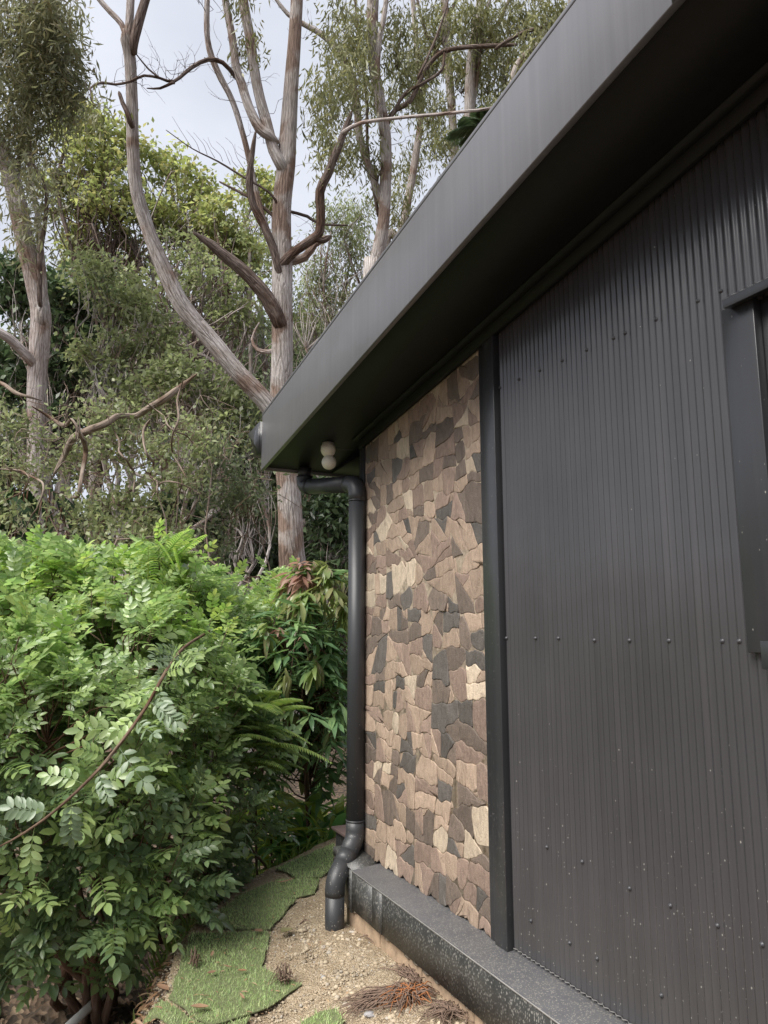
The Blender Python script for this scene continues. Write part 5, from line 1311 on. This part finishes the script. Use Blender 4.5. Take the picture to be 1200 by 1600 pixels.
def shoots_on(blobs, per_m2, inward=.25, low_cut=-.75):
    """points near the surface of ellipsoid blobs, dropping those buried in another blob"""
    P, N = [], []
    for (c, R3) in blobs:
        R3 = np.asarray(R3, float); area = 4 * math.pi * (R3[0] * R3[1] * R3[2]) ** (2 / 3); n = int(area * per_m2)
        u = runit(n); u = u[u[:, 2] > low_cut]; r = 1 - inward * RNG.random(len(u)) ** 1.5
        bump_ = np.array([1 + .30 * noise.noise(Vector(tuple(q * 2.3)) + Vector(tuple(c))) + .16 * noise.noise(Vector(tuple(q * 5.5)) + Vector(tuple(c))) for q in u])
        stray = RNG.random(len(u)) < .09; bump_ = bump_ + stray * RNG.uniform(.05, .32, len(u)) * (u[:, 2] > -.1)
        p = np.asarray(c) + u * R3 * (r * bump_)[:, None]; nn = u / R3; nn /= np.linalg.norm(nn, axis=1)[:, None]
        P.append(p); N.append(nn)
    P = np.concatenate(P); N = np.concatenate(N); keep = np.ones(len(P), bool)
    for (c, R3) in blobs:
        q = (P - np.asarray(c)) / np.asarray(R3); keep &= (q ** 2).sum(1) > .42
    gz_ = Tn(P[:, 0], P[:, 1]); keep &= P[:, 2] > gz_ + .12
    keep &= ~((P[:, 0] > WX - .25) & (P[:, 1] < YC + .1))
    return P[keep], N[keep]
def pinnate_shrub(name, label, base, blobs, per_m2, size, group, nobj=290, matset=('bush', 'bush_low', 'bush_new'), top_z=1.6, stems=7, leaves_per=6, new=.3):
    size *= 1.38; per_m2 *= .66
    t = thing(name, label, 'shrub', (base[0], base[1], float(Tn(base[0], base[1]))), group)
    mats = [M[m_] for m_ in matset]
    P, N = shoots_on(blobs, per_m2)
    n = len(P) * leaves_per; cp = np.repeat(P, leaves_per, 0); cn = np.repeat(N, leaves_per, 0)
    k = np.tile(np.arange(leaves_per), len(P)); axs = cn * .55; axs[:, 2] += .75; axs /= np.linalg.norm(axs, axis=1)[:, None]
    side = np.cross(axs, runit(n)); side /= np.linalg.norm(side, axis=1)[:, None]
    opn = (1 - k / leaves_per)[:, None]
    ax = side * (.35 + .75 * opn) + axs * (.95 - .55 * opn) + cn * .25
    ax /= np.linalg.norm(ax, axis=1)[:, None]
    pos = cp + axs * (k / leaves_per)[:, None] * size * .6 - axs * size * .3
    nr = axs + runit(n) * .25
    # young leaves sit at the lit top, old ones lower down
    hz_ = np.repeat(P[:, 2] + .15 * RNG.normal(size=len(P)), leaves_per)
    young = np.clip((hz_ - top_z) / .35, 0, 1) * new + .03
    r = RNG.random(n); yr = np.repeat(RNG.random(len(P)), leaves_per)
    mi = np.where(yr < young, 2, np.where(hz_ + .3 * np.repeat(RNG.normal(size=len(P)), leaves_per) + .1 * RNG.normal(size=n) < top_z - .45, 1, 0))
    L_ = size * RNG.uniform(.6, 1.2, n) * np.repeat(RNG.uniform(.7, 1.12, len(P)), leaves_per) * (1 - .35 * (k / leaves_per))
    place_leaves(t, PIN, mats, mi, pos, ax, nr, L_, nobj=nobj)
    # branches: from the base to blob hearts, then out to shoots
    bz = float(Tn(base[0], base[1])); b3 = np.array([base[0], base[1], bz])
    tw = MB(); hubs = []
    for i, (c, R3) in enumerate(blobs):
        for j in range(max(1, stems // len(blobs))):
            one = MB(); e = np.asarray(c) + RNG.normal(size=3) * np.asarray(R3) * .25; s0 = b3 + np.array([RNG.normal() * .08, RNG.normal() * .08, -.05])
            q = crooked(one, s0, e, .026, .010, 8, .07, 6); one.build('stem', M['bark_stem'], t, smooth=True); hubs += q[2:]
    hubs = np.array(hubs)
    for p, nn in list(zip(P, N))[::3]:
        h = hubs[np.argmin(((hubs - p) ** 2).sum(1) + RNG.random(len(hubs)) * .05)]
        crooked(tw, h, p, .006, .003, 4, .08, 4)
    for p, nn in list(zip(P, N)): 
        a_ = nn * .55 + np.array([0, 0, .75]); a_ /= np.linalg.norm(a_)
        tube(tw, [p - a_ * size * .55, p + a_ * size * .2], [.003, .002], seg=3, straight=True, cap=False)
    tw.build('twigs', M['bark_stem'], t, kind='stuff')
    return t
GS = 'pinnate-leaved shrubs along the path'
def bl(px, py, d, rx, ry, rz): return (at(px, py, d), (rx, ry, rz))
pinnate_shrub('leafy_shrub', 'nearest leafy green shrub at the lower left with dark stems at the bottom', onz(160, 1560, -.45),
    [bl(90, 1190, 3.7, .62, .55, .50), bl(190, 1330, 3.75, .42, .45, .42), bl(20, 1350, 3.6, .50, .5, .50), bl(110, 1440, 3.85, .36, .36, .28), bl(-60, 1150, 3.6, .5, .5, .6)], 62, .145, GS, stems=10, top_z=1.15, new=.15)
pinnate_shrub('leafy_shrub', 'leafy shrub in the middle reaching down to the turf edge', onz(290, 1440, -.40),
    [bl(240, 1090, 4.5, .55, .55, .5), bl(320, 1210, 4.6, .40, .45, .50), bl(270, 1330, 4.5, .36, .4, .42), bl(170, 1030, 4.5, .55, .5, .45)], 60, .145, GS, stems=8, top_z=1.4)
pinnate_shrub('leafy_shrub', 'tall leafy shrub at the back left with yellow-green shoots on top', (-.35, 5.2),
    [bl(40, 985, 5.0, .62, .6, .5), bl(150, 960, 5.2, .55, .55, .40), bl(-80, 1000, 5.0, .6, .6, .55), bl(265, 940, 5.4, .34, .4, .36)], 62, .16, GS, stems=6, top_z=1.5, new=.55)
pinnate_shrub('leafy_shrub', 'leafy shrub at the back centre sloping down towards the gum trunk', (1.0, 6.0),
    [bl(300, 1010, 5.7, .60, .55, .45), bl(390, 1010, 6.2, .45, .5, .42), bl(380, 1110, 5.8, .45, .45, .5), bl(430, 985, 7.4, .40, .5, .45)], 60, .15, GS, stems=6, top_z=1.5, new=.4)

# the long arching shoot crossing the nearest shrub
t = thing('arching_branch', 'long reddish arching branch with pale leaves crossing the nearest shrub', 'branch', tuple(at(250, 1060, 2.9)))
mb = MB(); bp, _ = tube(mb, [at(330, 985, 4.6), at(290, 1010, 4.0), at(262, 1045, 3.3), at(225, 1110, 2.95), at(165, 1190, 2.7), (at(100, 1255, 2.6)), at(40, 1300, 2.5), at(-15, 1330, 2.45)], [.009, .008, .0075, .007, .006, .005, .004, .0025], seg=8, step=.03)
mb.build('stem', M['bark_stem'], t, smooth=True)
n = 28; idx = np.linspace(len(bp) * .30, len(bp) - 1, n).astype(int); pos = bp[idx]; tg = np.gradient(bp, axis=0)[idx]; tg /= np.linalg.norm(tg, axis=1)[:, None]
sg = np.where(np.arange(n) % 2, 1., -1.)[:, None]; sd_ = np.cross(tg, _F) * sg
ax = sd_ * .9 + tg * .55 + runit(n) * .28; ax[:, 2] += .12
place_leaves(t, [PIN[0], PIN[1], PIN[4]], [M['bush_grey'], M['bush']], np.where(RNG.random(n) < .6, 0, 1), pos, ax, -_F[None] * .9 + np.array([[0, 0, .8]]) + runit(n) * .25, RNG.uniform(.11, .18, n), nobj=60)
# fine feathery shoots standing above the back shrub
t = thing('feathery_plant', 'light green feathery shoots rising above the shrub tops near the centre left', 'plant', tuple(at(265, 960, 5.2)))
def feather(parent, c, ax0, L_, m_, nl=16, name='frond', lw=.02, ll=.09, arch=.5):
    mb = MB(); n = 9; ax0 = np.asarray(ax0, float); ax0 /= np.linalg.norm(ax0); P = np.array([c + ax0 * L_ * s - np.array([0, 0, arch * L_ * s * s * .5]) for s in np.linspace(0, 1, n)])
    tube(mb, P, np.linspace(.004, .0015, n), seg=4, straight=True); T = np.gradient(P, axis=0); T /= np.linalg.norm(T, axis=1)[:, None]
    for sgn in (-1, 1):
        s = np.linspace(.1, .98, nl); q = s * (n - 1); pos = np.stack([np.interp(q, np.arange(n), P[:, k]) for k in range(3)], 1); tt = np.stack([np.interp(q, np.arange(n), T[:, k]) for k in range(3)], 1)
        side = np.cross(tt, [.2, .1, 1.]); side /= np.linalg.norm(side, axis=1)[:, None]
        inst(mb, T_LEAF, pos, side * sgn + tt * .55 + [0, 0, -.15], np.tile([0, 0, 1.], (nl, 1)) + runit(nl) * .2, ll * np.sin(np.pi * np.clip(.25 + s * .7, 0, .97)) + .01, np.full(nl, lw))
    return mb.build(name, m_, parent, smooth=True)
for i in range(22):
    x, y = RNG.uniform(205, 305), RNG.uniform(860, 960); feather(t, at(x, y, 5.2 + RNG.uniform(-.2, .3)), (RNG.normal() * .6, RNG.normal() * .5, .9), RNG.uniform(.22, .36), M['fern'] if i % 2 else M['bush_new'], ll=.075, lw=.017)

# fern-like plant between the shrubs and the mango
fb = at(400, 1250, 5.0); t = thing('fern', 'bright green fern with feathery fronds left of the mango shrub', 'fern', (fb[0], fb[1], float(Tn(fb[0], fb[1]))))
for i in range(30):
    x, y = RNG.uniform(340, 415), RNG.uniform(1100, 1200); a = RNG.uniform(-.4, 1.2)
    feather(t, at(x, y, 4.55 + RNG.uniform(-.25, .3)), np.array(_R) * (1.0 if i % 3 else -.4) + np.array([RNG.normal() * .3, RNG.normal() * .4, RNG.uniform(.1, .7)]), RNG.uniform(.3, .48), M['fern'], 26, ll=.085, lw=.012, arch=.8)
mb = MB()
for i in range(5): crooked(mb, (fb[0] + RNG.normal() * .05, fb[1], float(Tn(fb[0], fb[1]))), at(370 + i * 8, 1170, 4.95), .012, .006, 5, .06, 5)
mb.build('stems', M['bark_stem'], t, kind='stuff')

# mango shrub beside the house corner
mbase = at(480, 1290, 5.9); t = thing('mango_shrub', 'glossy mango-like shrub by the house corner with pink and yellow drooping new leaves', 'shrub', (mbase[0], mbase[1], float(Tn(mbase[0], mbase[1]))))
def whorls(P, N, per, size, droop, mats, mi_f, temps=MANGO, nobj=290):
    n = len(P) * per; cp = np.repeat(P, per, 0); cn = np.repeat(N, per, 0); th = RNG.uniform(0, 6.28, n)
    ax = np.stack([np.cos(th), np.sin(th), RNG.uniform(-.3, .5, n) - np.repeat(droop, per)], 1) + cn * .35
    pos = cp + np.stack([np.zeros(n), np.zeros(n), RNG.uniform(-.06, .04, n)], 1)
    nr = np.tile([0, 0, 1.], (n, 1)) + runit(n) * .3 + np.stack([np.cos(th), np.sin(th), np.zeros(n)], 1) * np.repeat(droop, per)[:, None] * .8
    place_leaves(t, temps, mats, np.repeat(mi_f, per), pos, ax, nr, size * RNG.uniform(.7, 1.2, n), nobj=nobj)
mbl = [bl(505, 935, 5.7, .30, .35, .28), bl(460, 1000, 5.5, .34, .35, .32), bl(530, 1010, 6.2, .3, .4, .4), bl(470, 1100, 5.5, .36, .35, .34), bl(530, 1160, 6.1, .3, .35, .4), bl(470, 1190, 6.0, .24, .3, .3)]
P, N = shoots_on(mbl, 48, .35)
x, y, z = toimg(P); k = P[:, 2]
mi = np.where((y < 960) & (RNG.random(len(P)) < .85), 1, np.where(RNG.random(len(P)) < .07, 1, 0))
mi = np.where((np.hypot(x - 466, y - 885) < 22) | (np.hypot(x - 445, y - 990) < 13), 2, mi)
whorls(P, N, 9, .17, np.where(mi > 0, .95, .25), [M['mango'], M['mango_new'], M['mango_pink']], mi)
Pk = np.array([at(466, 880, 5.6), at(474, 884, 5.6), at(436, 985, 5.45), at(475, 990, 5.5)]); whorls(Pk, np.tile([0, -.3, .6], (4, 1)), 8, .12, np.array([.1, .2, .8, .9]), [M['mango_pink']], np.zeros(4, int), nobj=36)
mb = MB(); px_tube(mb, [(485, 1330, 9), (480, 1240, 8), (476, 1150, 8), (478, 1060, 7), (480, 980, 6), (492, 920, 4)], 5.9, 8); mb.build('trunk', M['bark_stem'], t, smooth=True)
mb = MB()
for p in P[::2]: crooked(mb, at(RNG.uniform(474, 490), RNG.uniform(960, 1250), 5.95), p, .007, .003, 4, .08, 4)
mb.build('twigs', M['bark_stem'], t, kind='stuff')

# strap-leaved plants at the foot
def strap_plant(label, px, py, z, n, L_, seed, mset=('strap',)):
    global t
    p = onz(px, py, z); zt = float(Tn(p[0], p[1])); t = thing('strap_leaf_plant', label, 'plant', (p[0], p[1], zt), 'strap-leaved plants at the end of the path')
    rs = np.random.default_rng(seed); th = rs.uniform(0, 6.28, n); h = rs.uniform(0, .6, n)
    pos = np.stack([p[0] + rs.normal(size=n) * .07, p[1] + rs.normal(size=n) * .07, zt + h], 1)
    ax = np.stack([np.cos(th), np.sin(th), rs.uniform(.25, 1.5, n)], 1); nr = np.tile([0, 0, 1.], (n, 1)) - ax * .3 + rs.normal(size=(n, 3)) * .15
    place_leaves(t, STRAP, [M['strap']], np.zeros(n, int), pos, ax, nr, L_ * rs.uniform(.6, 1.2, n), nobj=90)
    mb = MB()
    for i in range(3): tube(mb, [(p[0] + i * .04 - .04, p[1], zt - .05), (p[0] + i * .06 - .06, p[1] + .02, zt + .4)], [.012, .008], seg=6, step=.1)
    mb.build('stem', M['bark_stem'], t, smooth=True)
strap_plant('strap-leaved plant nearest the brown-capped plinth', 515, 1318, 0, 70, .5, 1)
strap_plant('strap-leaved plant left of the brown-capped plinth with yellowish leaves', 478, 1326, -.1, 70, .5, 2)
strap_plant('strap-leaved plant under the fern', 435, 1335, -.2, 60, .45, 3)
strap_plant('strap-leaved plant behind, below the mango shrub', 495, 1290, 0, 60, .6, 4)
strap_plant('strap-leaved plant beside the pale stems left of the turf end', 392, 1360, -.3, 50, .4, 5)
mb = MB(); V_, F_ = blm, None
p = at(462, 1262, 5.2); o = link('leaf', blm.copy(), None); o.data.materials.clear(); o.data.materials.append(M['mango_new']); o.location = p; o.scale = (.20, .24, .24); o.rotation_euler = (.9, .5, 2.6)
tag(o, 'single broad yellow-green leaf among the strap leaves', 'leaf')
# pale bare stems standing at the bank
t = thing('bare_stems', 'pale bare shrub stems rising from the bank left of the turf', 'stems', tuple(onz(320, 1425, -.2)))
for q in ([(322, 1435, 17), (326, 1380, 16), (318, 1330, 12), (320, 1260, 10), (330, 1180, 8)], [(330, 1400, 9), (345, 1330, 7), (360, 1250, 5)], [(196, 1480, 12), (204, 1455, 12), (190, 1415, 11), (180, 1370, 9)], [(150, 1590, 16), (150, 1530, 18), (140, 1470, 14), (120, 1380, 10)], [(165, 1590, 13), (180, 1520, 12), (170, 1470, 10), (190, 1400, 8)], [(210, 1530, 7), (170, 1485, 7), (150, 1475, 6)]):
    limb(t, q, 4.35 if q[0][0] > 300 else 3.9, M['bark_pale'] if q[0][0] > 300 else M['bark_stem'], 9, 'stem')
# small weeds at the turf edge
wm = MB(); n = 420; Yb = RNG.uniform(3.9, 5.6, n); Xb = np.interp(Yb, EDGE[:, 0], EDGE[:, 1]) - np.abs(RNG.normal(size=n)) * .10 - .02
pos = np.stack([Xb, Yb, Tn(Xb, Yb)], 1); ax = runit(n) * .6; ax[:, 2] = 1; inst(wm, T_LEAF, pos, ax, runit(n), RNG.uniform(.05, .16, n), RNG.uniform(.004, .014, n))
o = wm.build('weeds', M['fern'], kind='stuff'); tag(o, 'fine grass and weeds along the shaded turf edge', 'weeds', kind='stuff')
tot = sum(len(o.data.loop_triangles) if o.data.loop_triangles else sum(len(p.vertices) - 2 for p in o.data.polygons) if len(o.data.polygons) < 50 else len(o.data.loops) // 2 for o in bpy.data.objects if o.type == 'MESH' and (o.get('kind') == 'stuff'))
print('stuff tris ~', tot, 'objects', len(bpy.data.objects))
